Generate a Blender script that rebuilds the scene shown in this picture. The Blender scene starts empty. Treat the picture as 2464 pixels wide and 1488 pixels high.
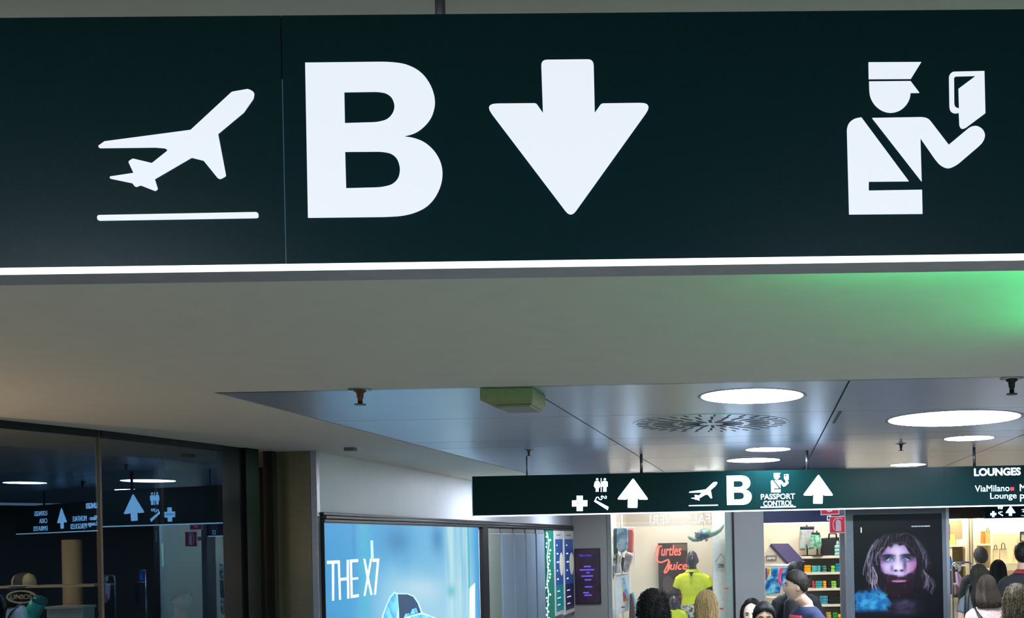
import bpy, math, random
from mathutils import Vector, Matrix, noise

random.seed(7)
SC = bpy.context.scene
C = SC.collection
# ------------------------------------------------------------------ camera, world, exposure
F, PX, PY, TH = 2400.0, 1850.0, 1291.0, 0.0205
CAMZ = 2.05
CEIL = 2.97
cd = bpy.data.cameras.new('camera'); cam = bpy.data.objects.new('camera', cd); C.objects.link(cam)
cd.sensor_width = 36.0; cd.lens = F / 2464.0 * 36.0
cd.shift_x = -(PX - 1232.0) / 2464.0; cd.shift_y = (PY - 744.0) / 2464.0
cd.clip_start = 0.05; cd.clip_end = 200
cam.matrix_world = Matrix.Translation((0, 0, CAMZ)) @ Matrix.Rotation(math.radians(90), 4, 'X') @ Matrix.Rotation(-TH, 4, 'Z')
SC.camera = cam
w = bpy.data.worlds.new('world'); SC.world = w; w.use_nodes = True
w.node_tree.nodes['Background'].inputs[0].default_value = (0.62, 0.68, 0.78, 1)
w.node_tree.nodes['Background'].inputs[1].default_value = 1.15
SC.view_settings.view_transform = 'Standard'; SC.view_settings.look = 'None'
SC.view_settings.exposure = 0.0; SC.view_settings.gamma = 1.0
SC.view_settings.use_curve_mapping = False
DISC_EMIT = 70.0


def ray(x, y):
    u, v = x - PX, y - PY
    c, s = math.cos(TH), math.sin(TH)
    return Vector(((u * c - v * s) / F, 1.0, -(u * s + v * c) / F))


CAMP = Vector((0, 0, CAMZ))


def P(x, y, d):
    return CAMP + ray(x, y) * d


def PC(x, y):
    r = ray(x, y)
    return CAMP + r * ((CEIL - CAMZ) / r.z)


class Plane:
    def __init__(self, o, u):
        self.o = Vector(o); self.u = Vector(u).normalized(); self.v = Vector((0, 0, 1)); self.n = self.u.cross(self.v)

    def st(self, x, y):
        r = ray(x, y)
        t = (self.o - CAMP).dot(self.n) / r.dot(self.n)
        q = CAMP + r * t - self.o
        return q.dot(self.u), q.z

    def w(self, s, t, k=0.0):
        return self.o + self.u * s + self.v * t + self.n * k

    def px(self, x, y, k=0.0):
        s, t = self.st(x, y)
        return self.w(s, t, k)


def front(d):
    return Plane((0, d, 0), (1, 0, 0))


# ------------------------------------------------------------------ materials
def lin(c):
    return tuple(((v / 255.0) / 12.92 if v <= 10.3 else ((v / 255.0 + 0.055) / 1.055) ** 2.4) for v in c)


MATS = {}


def M(key, c=(128, 128, 128), rough=0.5, metal=0.0, emit=0.0, var=0.12, scale=25.0, c2=None, stretch=None, spec=0.5, bump=0.0, ecol=None, kind='noise'):
    if key in MATS:
        return MATS[key]
    m = bpy.data.materials.new(key); m.use_nodes = True
    nt = m.node_tree; b = nt.nodes['Principled BSDF']
    l = lin(c); l2 = lin(c2) if c2 else tuple(max(0, v * (1 - var)) for v in l)
    tc = nt.nodes.new('ShaderNodeTexCoord'); mp = nt.nodes.new('ShaderNodeMapping')
    if stretch: mp.inputs['Scale'].default_value = stretch
    nt.links.new(tc.outputs['Object'], mp.inputs['Vector'])
    if kind == 'voronoi':
        tx = nt.nodes.new('ShaderNodeTexVoronoi'); tx.inputs['Scale'].default_value = scale; fo = tx.outputs['Distance']
    elif kind == 'wave':
        tx = nt.nodes.new('ShaderNodeTexWave'); tx.inputs['Scale'].default_value = scale; fo = tx.outputs['Fac']
    else:
        tx = nt.nodes.new('ShaderNodeTexNoise'); tx.inputs['Scale'].default_value = scale; tx.inputs['Detail'].default_value = 5; fo = tx.outputs['Fac']
    nt.links.new(mp.outputs['Vector'], tx.inputs['Vector'])
    rp = nt.nodes.new('ShaderNodeValToRGB')
    e0, e1 = (0.3, 0.7) if not c2 else (0.42, 0.58)
    if kind == 'voronoi': e0, e1 = 0.25, 0.4
    rp.color_ramp.elements[0].position = e0; rp.color_ramp.elements[1].position = e1
    rp.color_ramp.elements[0].color = (*l2, 1); rp.color_ramp.elements[1].color = (*l, 1)
    nt.links.new(fo, rp.inputs['Fac']); nt.links.new(rp.outputs['Color'], b.inputs['Base Color'])
    b.inputs['Roughness'].default_value = rough; b.inputs['Metallic'].default_value = metal
    b.inputs['Specular IOR Level'].default_value = spec
    if bump:
        bp = nt.nodes.new('ShaderNodeBump'); bp.inputs['Strength'].default_value = bump; bp.inputs['Distance'].default_value = 0.01
        nt.links.new(fo, bp.inputs['Height']); nt.links.new(bp.outputs['Normal'], b.inputs['Normal'])
    if emit:
        if ecol:
            b.inputs['Emission Color'].default_value = (*lin(ecol), 1)
        else:
            nt.links.new(rp.outputs['Color'], b.inputs['Emission Color'])
        b.inputs['Emission Strength'].default_value = emit
    MATS[key] = m
    return m


def Mglass(key, tint=(0.95, 0.97, 0.97), f0=0.04, rough=0.0, refl=(1, 1, 1)):
    """thin sheet glass: clear view through plus a mirror reflection that rises towards grazing angles"""
    if key in MATS: return MATS[key]
    m = bpy.data.materials.new(key); m.use_nodes = True; nt = m.node_tree; nt.nodes.remove(nt.nodes['Principled BSDF'])
    o = nt.nodes['Material Output']
    t = nt.nodes.new('ShaderNodeBsdfTransparent'); t.inputs[0].default_value = (*tint, 1)
    g = nt.nodes.new('ShaderNodeBsdfGlossy'); g.inputs['Roughness'].default_value = rough; g.inputs['Color'].default_value = (*refl, 1)
    lw = nt.nodes.new('ShaderNodeLayerWeight'); lw.inputs['Blend'].default_value = 0.5
    pw = nt.nodes.new('ShaderNodeMath'); pw.operation = 'POWER'; pw.inputs[1].default_value = 5.0
    ma = nt.nodes.new('ShaderNodeMath'); ma.operation = 'MULTIPLY_ADD'; ma.inputs[1].default_value = 1 - f0; ma.inputs[2].default_value = f0
    mx = nt.nodes.new('ShaderNodeMixShader')
    nt.links.new(lw.outputs['Facing'], pw.inputs[0]); nt.links.new(pw.outputs[0], ma.inputs[0]); nt.links.new(ma.outputs[0], mx.inputs[0])
    nt.links.new(t.outputs[0], mx.inputs[1]); nt.links.new(g.outputs[0], mx.inputs[2])
    nt.links.new(mx.outputs[0], o.inputs['Surface'])
    MATS[key] = m
    return m


def Mscreen(key, strength):
    if key in MATS: return MATS[key]
    m = bpy.data.materials.new(key); m.use_nodes = True; nt = m.node_tree; b = nt.nodes['Principled BSDF']
    at = nt.nodes.new('ShaderNodeAttribute'); at.attribute_name = 'Col'
    b.inputs['Base Color'].default_value = (0.004, 0.004, 0.005, 1); b.inputs['Roughness'].default_value = 0.3; b.inputs['Specular IOR Level'].default_value = 0.15
    nt.links.new(at.outputs['Color'], b.inputs['Emission Color']); b.inputs['Emission Strength'].default_value = strength
    MATS[key] = m
    return m


# ------------------------------------------------------------------ object helpers
WLOC = {}


def tag(o, label=None, cat=None, group=None, kind=None):
    if label: o['label'] = label
    if cat: o['category'] = cat
    if group: o['group'] = group
    if kind: o['kind'] = kind
    return o


def empty(name, loc, label=None, cat=None, group=None, kind=None):
    o = bpy.data.objects.new(name, None); C.objects.link(o); o.location = loc; o.empty_display_size = 0.1
    WLOC[o.name] = Vector(loc)
    return tag(o, label, cat, group, kind)


def add(name, me, mat, parent=None, origin=(0, 0, 0)):
    o = bpy.data.objects.new(name, me); C.objects.link(o)
    for m in (mat if isinstance(mat, (list, tuple)) else [mat]):
        me.materials.append(m)
    origin = Vector(origin)
    if parent:
        o.parent = parent; o.location = origin - WLOC[parent.name]
    else:
        o.location = origin
    WLOC[o.name] = origin
    return o


class MB:
    def __init__(self):
        self.v = []; self.f = []; self.mi = []

    def quad_strip(self, rows, closed=True, mi=0):
        pass

    def box(self, x0, x1, y0, y1, z0, z1):
        b = len(self.v)
        for z in (z0, z1):
            for x, y in ((x0, y0), (x1, y0), (x1, y1), (x0, y1)): self.v.append(Vector((x, y, z)))
        for q in ((3, 2, 1, 0), (4, 5, 6, 7), (0, 1, 5, 4), (1, 2, 6, 5), (2, 3, 7, 6), (3, 0, 4, 7)): self.f.append([b + i for i in q])
        return self

    def pbox(self, pl, s0, s1, t0, t1, k0, k1):
        b = len(self.v)
        for t in (t0, t1):
            for s, k in ((s0, k1), (s1, k1), (s1, k0), (s0, k0)): self.v.append(pl.w(s, t, k))
        for q in ((3, 2, 1, 0), (4, 5, 6, 7), (0, 1, 5, 4), (1, 2, 6, 5), (2, 3, 7, 6), (3, 0, 4, 7)): self.f.append([b + i for i in q])
        return self

    def rings(self, rs, cap=True):
        b = len(self.v); n = len(rs[0])
        for r in rs: self.v.extend(r)
        for j in range(len(rs) - 1):
            for i in range(n):
                a = b + j * n; k = (i + 1) % n
                self.f.append([a + i, a + k, a + n + k, a + n + i])
        if cap:
            self.f.append([b + i for i in range(n)][::-1]); self.f.append([b + (len(rs) - 1) * n + i for i in range(n)])
        return self

    def ell(self, c, r, nu=20, nv=12, T=None):
        c = Vector(c); rs = []
        for j in range(nv + 1):
            ph = math.pi * (0.02 + 0.96 * j / nv); z = -math.cos(ph); q = math.sin(ph)
            rs.append([c + Vector((r[0] * q * math.cos(2 * math.pi * i / nu), r[1] * q * math.sin(2 * math.pi * i / nu), r[2] * z)) for i in range(nu)])
        if T: rs = [[T(p) for p in q] for q in rs]
        return self.rings(rs)

    def tube(self, pts, rad, n=8, flat=1.0):
        pts = [Vector(p) for p in pts]; rs = []
        if not isinstance(rad, (list, tuple)): rad = [rad] * len(pts)
        prev = None
        for i, p in enumerate(pts):
            t = (pts[min(i + 1, len(pts) - 1)] - pts[max(i - 1, 0)]).normalized()
            if prev is None:
                a = t.cross(Vector((0, 0, 1)) if abs(t.z) < 0.9 else Vector((0, 1, 0))).normalized()
            else:
                a = (prev - t * prev.dot(t)).normalized()
            prev = a; bb = t.cross(a)
            rs.append([p + (a * math.cos(2 * math.pi * k / n) + bb * math.sin(2 * math.pi * k / n) * flat) * rad[i] for k in range(n)])
        return self.rings(rs)

    def lathe(self, c, prof, n=32, axis='Z'):
        c = Vector(c); rs = []
        for r, z in prof:
            q = []
            for i in range(n):
                a = 2 * math.pi * i / n
                q.append(c + (Vector((r * math.cos(a), r * math.sin(a), z)) if axis == 'Z' else Vector((r * math.cos(a), z, r * math.sin(a)))))
            rs.append(q)
        return self.rings(rs)

    def build(self, name, mat, parent=None, smooth=False, kind=None):
        lo = Vector([min(p[i] for p in self.v) for i in range(3)]); hi = Vector([max(p[i] for p in self.v) for i in range(3)])
        og = (lo + hi) / 2
        if not parent: og.z = lo.z
        me = bpy.data.meshes.new(name)
        me.from_pydata([tuple(p - og) for p in self.v], [], self.f)
        if self.mi:
            me.polygons.foreach_set('material_index', self.mi)
        if smooth: me.polygons.foreach_set('use_smooth', [True] * len(me.polygons))
        me.update()
        o = add(name, me, mat, parent, og)
        if kind: o['kind'] = kind
        return o


def bev(o, wd=0.004, seg=2):
    m = o.modifiers.new('bevel', 'BEVEL'); m.width = wd; m.segments = seg; m.limit_method = 'ANGLE'
    return o


def struct(name, mb, mat, label, smooth=False):
    o = mb.build(name, mat, None, smooth); tag(o, label, None, None, 'structure'); return o


def place_curve(cu, pl, thick, k, name, mat, parent, bevel=0.0):
    """turn a flat 2D curve (plane coordinates) into one mesh standing on plane pl"""
    cu.dimensions = '2D'; cu.fill_mode = 'BOTH'; cu.extrude = max(thick / 2 - bevel, 0.0002)
    if bevel: cu.bevel_depth = bevel; cu.bevel_resolution = 2; cu.offset = -bevel
    t = bpy.data.objects.new('tmp', cu)
    me = bpy.data.meshes.new_from_object(t)
    bpy.data.objects.remove(t); bpy.data.curves.remove(cu)
    pts = [pl.w(v.co.x, v.co.y, k + thick / 2 + v.co.z) for v in me.vertices]
    lo = Vector([min(p[i] for p in pts) for i in range(3)]); hi = Vector([max(p[i] for p in pts) for i in range(3)])
    og = (lo + hi) / 2
    if not parent: og.z = lo.z
    me.materials.clear()
    for v, p in zip(me.vertices, pts): v.co = p - og
    me.name = name; me.update()
    return add(name, me, mat, parent, og)


def shape(name, loops, pl, mat, parent=None, thick=0.004, k=0.0, bevel=0.0, px=True):
    cu = bpy.data.curves.new('c', 'CURVE'); cu.dimensions = '2D'
    for lp in loops:
        q = [pl.st(*p) for p in lp] if px else lp
        sp = cu.splines.new('POLY'); sp.points.add(len(q) - 1); sp.use_cyclic_u = True
        for i, (s, t) in enumerate(q): sp.points[i].co = (s, t, 0, 1)
    return place_curve(cu, pl, thick, k, name, mat, parent, bevel)


def text(name, string, x0, x1, yb, cap, pl, mat, parent=None, thick=0.003, k=0.0, bold=0.0, shear=0.0, flip=False):
    """lettering whose baseline runs from pixel (x0,yb) to (x1,..) and whose capitals are cap pixels high"""
    s0, t0 = pl.st(x0, yb); s1, _ = pl.st(x1, yb - (x1 - x0) * TH); _, t1 = pl.st(x0, yb - cap)
    return text_st(name, string, s0, s1, t0, t1, pl, mat, parent, thick, k, bold, shear, flip)


def text_st(name, string, s0, s1, t0, t1, pl, mat, parent=None, thick=0.003, k=0.0, bold=0.0, shear=0.0, flip=False):
    cu = bpy.data.curves.new('t', 'FONT'); cu.body = string; cu.size = 1.0; cu.offset = bold; cu.shear = shear
    cu.resolution_u = 4
    cu.fill_mode = 'BOTH'; cu.extrude = 0.1
    t = bpy.data.objects.new('tmp', cu); me = bpy.data.meshes.new_from_object(t)
    bpy.data.objects.remove(t); bpy.data.curves.remove(cu)
    xs = [v.co.x for v in me.vertices]; ys = [v.co.y for v in me.vertices]
    x0, x1 = min(xs), max(xs); capu = 0.729 + bold
    pts = []
    for v in me.vertices:
        a = (v.co.x - x0) / (x1 - x0)
        if flip: a = 1 - a
        pts.append(pl.w(s0 + a * (s1 - s0), t0 + v.co.y / capu * (t1 - t0), k + thick * (0.5 + v.co.z * 5)))
    lo = Vector([min(p[i] for p in pts) for i in range(3)]); hi = Vector([max(p[i] for p in pts) for i in range(3)])
    og = (lo + hi) / 2
    me.materials.clear()
    for v, p in zip(me.vertices, pts): v.co = p - og
    me.name = name; me.update()
    return add(name, me, mat, parent, og)


def rnd(pts, r, n=5):
    """round the corners of a pixel polygon; r is one radius or one per corner"""
    out = []; N = len(pts)
    if not isinstance(r, (list, tuple)): r = [r] * N
    for i in range(N):
        p = Vector(pts[i]); a = Vector(pts[i - 1]) - p; b = Vector(pts[(i + 1) % N]) - p
        if r[i] <= 0: out.append(tuple(p)); continue
        la, lb = a.length, b.length; a.normalize(); b.normalize()
        ang = a.angle(b); t = min(r[i] / math.tan(ang / 2), la * .49, lb * .49)
        q0 = p + a * t; q1 = p + b * t
        for j in range(n + 1):
            u = j / n; out.append(tuple(q0 * (1 - u) ** 2 + p * 2 * u * (1 - u) + q1 * u * u))
    return out


def Z(pts, ox, oy, s):
    return [(ox + x / s, oy + y / s) for x, y in pts]


def remap(loops, src, dst, flipy=False):
    (a0, b0, a1, b1), (c0, e0, c1, e1) = src, dst
    r = []
    for lp in loops:
        q = []
        for x, y in lp:
            u = (x - a0) / (a1 - a0); v = (y - b0) / (b1 - b0)
            if flipy: v = 1 - v
            q.append((c0 + u * (c1 - c0), e0 + v * (e1 - e0) - (u - .5) * (c1 - c0) * 0.0))
        r.append(q)
    return r


S4 = 3.382
PLANE_ICON = [rnd(Z([(1215, 345), (1345, 322), (1398, 345), (1388, 400), (1310, 512), (1100, 687), (1165, 1030), (1110, 1060), (985, 905), (885, 880), (585, 1055), (610, 1135), (590, 1152), (470, 1105), (430, 1120), (405, 1088), (222, 1050), (225, 1034), (415, 1005), (372, 912), (410, 888), (565, 925), (697, 820), (665, 803), (590, 797), (135, 802), (128, 785), (180, 748), (880, 655)], 200, 120, S4), [8, 8, 12, 10, 8, 0, 5, 8, 0, 6, 0, 4, 4, 4, 4, 4, 2, 2, 0, 5, 6, 0, 3, 4, 6, 3, 3, 6, 4])]
PLANE_BAR = [rnd(Z([(118, 1348), (1425, 1323), (1432, 1372), (122, 1393)], 200, 120, S4), 6)]
B_ICON = [Z([(120, 108), (760, 101), (850, 106), (930, 118), (1020, 155), (1090, 212), (1140, 290), (1168, 370), (1175, 450), (1150, 545), (1100, 615), (1020, 680), (915, 708), (1000, 718), (1090, 752), (1170, 822), (1220, 910), (1237, 1000), (1225, 1100), (1180, 1200), (1110, 1280), (1010, 1330), (900, 1355), (760, 1362), (143, 1369)], 700, 120, S4),
          Z([(435, 347), (710, 343), (780, 355), (828, 395), (850, 460), (835, 520), (790, 570), (710, 592), (440, 600)], 700, 120, S4),
          Z([(442, 832), (740, 830), (820, 845), (870, 890), (895, 970), (880, 1050), (830, 1100), (740, 1122), (450, 1130)], 700, 120, S4)]
ARROW = [rnd(Z([(550, 85), (975, 81), (985, 518), (1040, 440), (1462, 434), (790, 1372), (85, 442), (510, 438), (565, 518)], 1140, 120, S4), [14, 14, 0, 10, 16, 16, 16, 10, 0])]
PASS = [Z([(303, 105), (732, 103), (648, 238), (305, 240)], 2000, 120, S4),
        Z([(308, 261), (645, 258), (716, 352), (645, 353), (640, 400), (610, 455), (560, 498), (485, 519), (410, 500), (350, 450), (318, 390), (310, 340)], 2000, 120, S4),
        Z([(245, 553), (630, 1072), (305, 1075), (305, 1149), (738, 1142), (742, 1337), (145, 1342), (127, 640), (145, 595), (190, 562)], 2000, 120, S4),
        Z([(333, 558), (745, 551), (790, 563), (820, 600), (955, 776), (1130, 630), (1180, 619), (1230, 645), (1254, 695), (1238, 750), (1200, 788), (1020, 942), (950, 972), (890, 945), (850, 900), (725, 720), (735, 1074)], 2000, 120, S4),
        Z([(985, 182), (1245, 176), (1253, 518), (1090, 640), (1060, 647), (1043, 622), (1038, 515), (1000, 521), (970, 502), (962, 470), (958, 210)], 2000, 120, S4),
        Z([(1010, 218), (1177, 214), (1035, 320), (1040, 481), (1010, 472), (1000, 450), (998, 232)], 2000, 120, S4)]
def soft(lp, corners):
    return rnd(lp, [0 if i in corners else 400 for i in range(len(lp))], 6)


B_ICON = [soft(B_ICON[0], (0, 12, 24)), soft(B_ICON[1], (0, 8)), soft(B_ICON[2], (0, 8))]
PASS = [PASS[0], soft(PASS[1], (0, 1, 2, 3)), soft(PASS[2], (0, 1, 2, 3, 4, 5, 6)), soft(PASS[3], (0, 4, 15, 16)), soft(PASS[4], (1, 2, 6)), soft(PASS[5], (1, 2, 3))]
PASS_BOX = (2037, 149, 2371, 518)
ARROW_BOX = (1180, 144, 1556, 520)
PL_BOX = (234, 215, 623, 533)
B_BOX = (735, 150, 1066, 525)

# ------------------------------------------------------------------ shared materials
m_plaster = M('soffit_plaster', (205, 200, 190), 0.75, var=0.05, scale=6, bump=0.05)
m_metalceil = M('brushed_ceiling_metal', (186, 197, 216), 0.3, 0.5, var=0.06, scale=3)
m_dark = M('dark_anodised', (22, 24, 28), 0.4, 0.3)
m_alu = M('brushed_aluminium', (150, 152, 156), 0.35, 0.85, stretch=(1, 1, 30))
m_face = M('sign_acrylic', (5, 44, 46), 0.3, var=0.2, scale=120, spec=.12)
m_white = M('lit_white', (240, 248, 255), 0.4, emit=2.8, ecol=(190, 222, 255), var=0.02)
m_white1 = M('lit_white_large', (90, 92, 95), 0.4, emit=.9, ecol=(238, 246, 255), var=0.02)
m_strip = M('light_strip', (240, 248, 255), 0.4, emit=1.9, ecol=(236, 246, 255), var=0.02)
m_signgrey = M('sign_underside', (150, 150, 152), 0.5, 0.2)
m_rod = M('rod_steel', (120, 120, 125), 0.35, 0.9)
m_floor = M('polished_floor', (120, 118, 114), 0.22, var=0.1, scale=4)
m_wallgrey = M('grey_cladding', (142, 140, 136), 0.45, var=0.08, scale=40)
m_wallwhite = M('white_panel_wall', (196, 198, 204), 0.5, var=0.04, scale=5)
m_cream = M('cream_wall', (232, 226, 210), 0.7, var=0.04, scale=8)
m_black = M('matte_black', (12, 12, 14), 0.5)
m_disc = M('lamp_diffuser', (255, 255, 255), 0.5, emit=DISC_EMIT, ecol=(226, 238, 255), var=0.01)

# ------------------------------------------------------------------ floor, ceiling, walls
struct('floor', MB().box(-10, 10, -9, 36, -0.1, 0), m_floor, 'pale polished stone floor of the concourse')
YE = PC(1850, 919).y          # far edge of the plaster soffit
XJ = PC(850, 1032).x          # joint between plaster and metal ceiling
cb = MB().box(-10, 10, -9, YE, CEIL, CEIL + .12).box(-10, XJ, YE, 36, CEIL, CEIL + .12).box(XJ, 10, YE, 36, CEIL + .06, CEIL + .12)
ceil = struct('ceiling', cb, m_plaster, 'cream plaster soffit with grey metal ceiling panels beyond')
rows = [YE + .012, 7.41, 9.1, 9.75, 11.35, 13.6, 16.0, 19.0, 22.5, 26.5, 31.0]
cols = [XJ + .012, -1.43, 0.5, 2.45, 4.4, 6.4, 8.4]
m_perf = M('perforated_ceiling_metal', (186, 197, 216), 0.3, 0.5, c2=(158, 168, 186), scale=60, kind='wave')
for j in range(len(rows) - 1):
    for i in range(len(cols) - 1):
        g = 0.006
        MB().box(cols[i] + g, cols[i + 1] - g, rows[j] + g, rows[j + 1] - g, CEIL, CEIL + .02).build('ceiling_panel', m_perf if j == 2 else m_metalceil, ceil)
tr = MB().box(XJ, 8.4, YE - .02, YE + .016, CEIL - .0006, CEIL + .02)
struct('trim_1', tr, m_alu, 'thin aluminium edge strip where plaster meets metal ceiling')
sl = PC(2022, 990); sl2 = PC(2002, 1018)
MB().box(sl.x - .012, sl.x + .012, sl.y, sl2.y, CEIL - .004, CEIL + .01).build('ceiling_slot', m_black, ceil)

AX = -4.4                     # wall with the advertisement
wall_ad = Plane((AX, 0, 0), (0, 1, 0))
struct('wall_left', MB().box(AX - .2, AX, 9.75, 22.6, 0, CEIL), m_wallwhite, 'white glossy wall above the blue advertisement')
struct('wall_back', MB().box(-4.6, -1.5, 22.65, 22.85, 0, CEIL), m_wallgrey, 'grey end wall at the far left of the concourse')
struct('wall_right', MB().box(9.8, 10, -9, 36, 0, CEIL), M('dark_side_wall', (58, 56, 54), .6), 'dark side wall of the concourse out of view')
struct('wall_near_left', MB().box(-6.6, -6.4, -9, 6.4, 0, CEIL), m_wallwhite, 'white side wall beside the dark glass shopfront')
struct('wall_store_back', MB().box(-9.6, -9.4, 5, 12, 0, CEIL).box(-9.6, -4.72, 11.6, 11.8, 0, CEIL).box(-9.6, -6.4, 4.9, 5.1, 0, CEIL),
       M('dark_store_wall', (38, 38, 40), 0.7), 'dark back wall inside the glass fronted store')

wl_ = empty('warm_fill_lamp', (-6.34, 5.0, 1.5), 'unseen warm uplight added for the warm tint on the left soffit', 'lamp')  # made-up uplight out of view; warms the soffit at the left
MB().box(-6.4, -6.37, 4.85, 5.15, 1.5, 1.64).build('back_plate', M('lamp_steel', (120, 118, 114), .4, .6), wl_)
MB().lathe((-6.29, 5.0, 1.54), [(.03, 0), (.07, .09), (.065, .1)], 20).build('shade', M('lamp_steel'), wl_, True)
MB().lathe((-6.29, 5.0, 1.642), [(.063, 0), (.063, .004)], 20).build('bulb', M('warm_bulb', (255, 214, 150), .5, emit=1150, ecol=(255, 214, 168)), wl_)

# ------------------------------------------------------------------ large hanging sign in front
zb = 0.442
pL = CAMP + ray(0, 657) * (zb / ray(0, 657).z); pR = CAMP + ray(2464, 622) * (zb / ray(2464, 622).z)
U1 = Vector((pR.x - pL.x, pR.y - pL.y, 0))
S1 = Plane((pL.x, pL.y, 0), U1)
zt1 = CAMZ + 0.845; zb1 = CAMZ + zb
s_l, s_r = -0.14, 3.1
sign1 = empty('hanging_sign', S1.w(1.2, zb1, -.045), 'large dark green illuminated sign with airplane, letter B and down arrow', 'sign')
hb = MB().pbox(S1, s_l, s_r, zb1 + .004, zt1, -.094, -.006)
bev(hb.build('housing', m_signgrey, sign1), .003)
sm, _ = S1.st(683, 400)
FP1 = []
for a, b in ((s_l, sm - .0009), (sm + .0009, s_r)):
    FP1.append(MB().pbox(S1, a, b, zb1 + .0075, zt1 + .001, -.006, 0).build('face_panel', m_face, sign1))
MB().pbox(S1, sm - .0009, sm + .0009, zb1 + .0075, zt1 - .1, -.006, -.001).build('panel_joint', M('joint_glow', (70, 110, 125), 0.3, emit=0.12, ecol=(90, 150, 180)), sign1)
MB().pbox(S1, s_l, s_r, zb1, zb1 + .0075, -.012, .001).build('light_strip', m_strip, sign1)
shape('airplane_symbol', PLANE_ICON, S1, m_white1, FP1[0], .002)
shape('airplane_underline', PLANE_BAR, S1, m_white1, FP1[0], .002)
shape('letter_b', B_ICON, S1, m_white1, FP1[1], .002)
shape('down_arrow', ARROW, S1, m_white1, FP1[1], .002)
shape('passport_officer_symbol', PASS, S1, m_white1, FP1[1], .002)
for xx in (1037, 3200):
    s, _ = S1.st(xx, 20)
    c = S1.w(s, 0, -.05)
    MB().tube([(c.x, c.y, zt1 - .01), (c.x, c.y, CEIL)], .0085, 12).build('hanging_rod', m_rod, sign1, True)
    MB().lathe((c.x, c.y, CEIL), [(.022, -.008), (.022, 0)], 20).build('ceiling_rose', m_rod, sign1, True)
# added green light boxes, unseen, that make the green glow on the soffit
ex = empty('green_glow_box', (1.64, 3.7, CEIL), 'added green light box out of view under the soffit right of the large sign', 'added light', 'added green light boxes')
m_green = M('glow_green', (0, 200, 110), 0.4, emit=62.0, ecol=(0, 240, 135), var=0.02)
MB().box(1.605, 1.67, 3.0, 4.4, CEIL - .17, CEIL).build('housing', m_signgrey, ex)
MB().box(1.6, 1.605, 3.02, 4.38, CEIL - .16, CEIL - .004).build('lit_panel', m_green, ex)
ex2 = empty('green_glow_box', (.76, 3.16, CEIL), 'slim added green light box hidden under the soffit behind the large sign', 'added light', 'added green light boxes')
MB().box(.12, 1.4, 3.13, 3.185, CEIL - .082, CEIL).build('housing', m_signgrey, ex2)
MB().box(.14, 1.38, 3.185, 3.19, CEIL - .08, CEIL - .002).build('lit_panel', m_green, ex2)

# ------------------------------------------------------------------ second hanging sign
D2 = 10.8
S2 = front(D2)
zb2 = CAMZ + 60.5 / F * D2; zt2 = CAMZ + 158.4 / F * D2
x2l = S2.st(1137, 1196)[0]; x2r = 5.2
sign2 = empty('hanging_sign', (1.0, D2 + .05, zb2), 'long dark green overhead sign reading PASSPORT CONTROL and LOUNGES', 'sign')
bev(MB().pbox(S2, x2l, x2r, zb2 + .01, zt2, -.1, -.008).build('housing', m_dark, sign2), .003)
seams = [x2l, S2.st(1815, 1190)[0], S2.st(2271, 1190)[0], x2r]
FP2 = []
for a, b in zip(seams[:-1], seams[1:]):
    FP2.append(MB().pbox(S2, a + .0015, b - .0015, zb2 + .014, zt2, -.008, 0).build('face_panel', m_face, sign2))
MB().pbox(S2, x2l, x2r, zb2, zb2 + .014, -.02, .002).build('light_strip', m_strip, sign2)
MB().pbox(S2, x2l - .006, x2l, zb2, zt2, -.1, .001).build('end_edge', M('edge_glow', (120, 190, 200), 0.4, emit=.35), sign2)
for xx in (1265, 1542, 1943, 2347, 2800):
    s, _ = S2.st(xx, 1130)
    MB().tube([(s, D2 + .05, zt2 - .01), (s, D2 + .05, CEIL)], .016 if xx > 1300 else .008, 12).build('hanging_rod', m_rod, sign2, True)
shape('airplane_symbol', remap(PLANE_ICON, PL_BOX, (1657, 1160, 1728, 1219)), S2, m_white, FP2[0], .004)
shape('airplane_underline', remap(PLANE_BAR, PL_BOX, (1657, 1160, 1728, 1219)), S2, m_white, FP2[0], .004)
shape('letter_b', remap(B_ICON, B_BOX, (1748, 1145, 1809, 1216)), S2, m_white, FP2[0], .004)
shape('passport_officer_symbol', remap(PASS, PASS_BOX, (1855, 1139, 1898, 1186)), S2, m_white, FP2[1], .004)
shape('up_arrow', remap(ARROW, ARROW_BOX, (1487, 1152, 1558, 1223), True), S2, m_white, FP2[0], .004)
shape('up_arrow', remap(ARROW, ARROW_BOX, (1934, 1143, 2003, 1213), True), S2, m_white, FP2[1], .004)


def restroom(cx, cy, h, pl, mat, parent, th=.004):
    k = h / 33.0
    man = [(5, -10), (13, -10), (16, -7), (16, 4), (13.6, 4), (13.6, -5), (13, -5), (13, 16), (9.6, 16), (9.6, 5), (8.6, 5), (8.6, 16), (5, 16), (5, -5), (4.4, -5), (4.4, 4), (2.2, 4), (2.2, -7)]
    wom = [(-13, -10), (-6, -10), (-3.5, -7), (-1.4, 3), (-3.4, 4), (-5.6, -4), (-3.4, 7), (-6, 7), (-6, 16), (-9, 16), (-9, 7), (-10, 7), (-10, 16), (-13, 16), (-13, 7), (-15.6, 7), (-13.4, -4), (-15.6, 4), (-17.6, 3), (-15.5, -7)]
    hd = lambda x0: [(x0 + 2.9 * math.cos(a * math.pi / 6), -14 + 2.9 * math.sin(a * math.pi / 6)) for a in range(12)]
    bar = [(-.9, -16.5), (1.2, -16.5), (1.2, 16.5), (-.9, 16.5)]
    return shape('restroom_symbol', [[(cx + x * k, cy + y * k) for x, y in lp] for lp in (man, wom, hd(9), hd(-9.5), bar)], pl, mat, parent, th)


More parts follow.
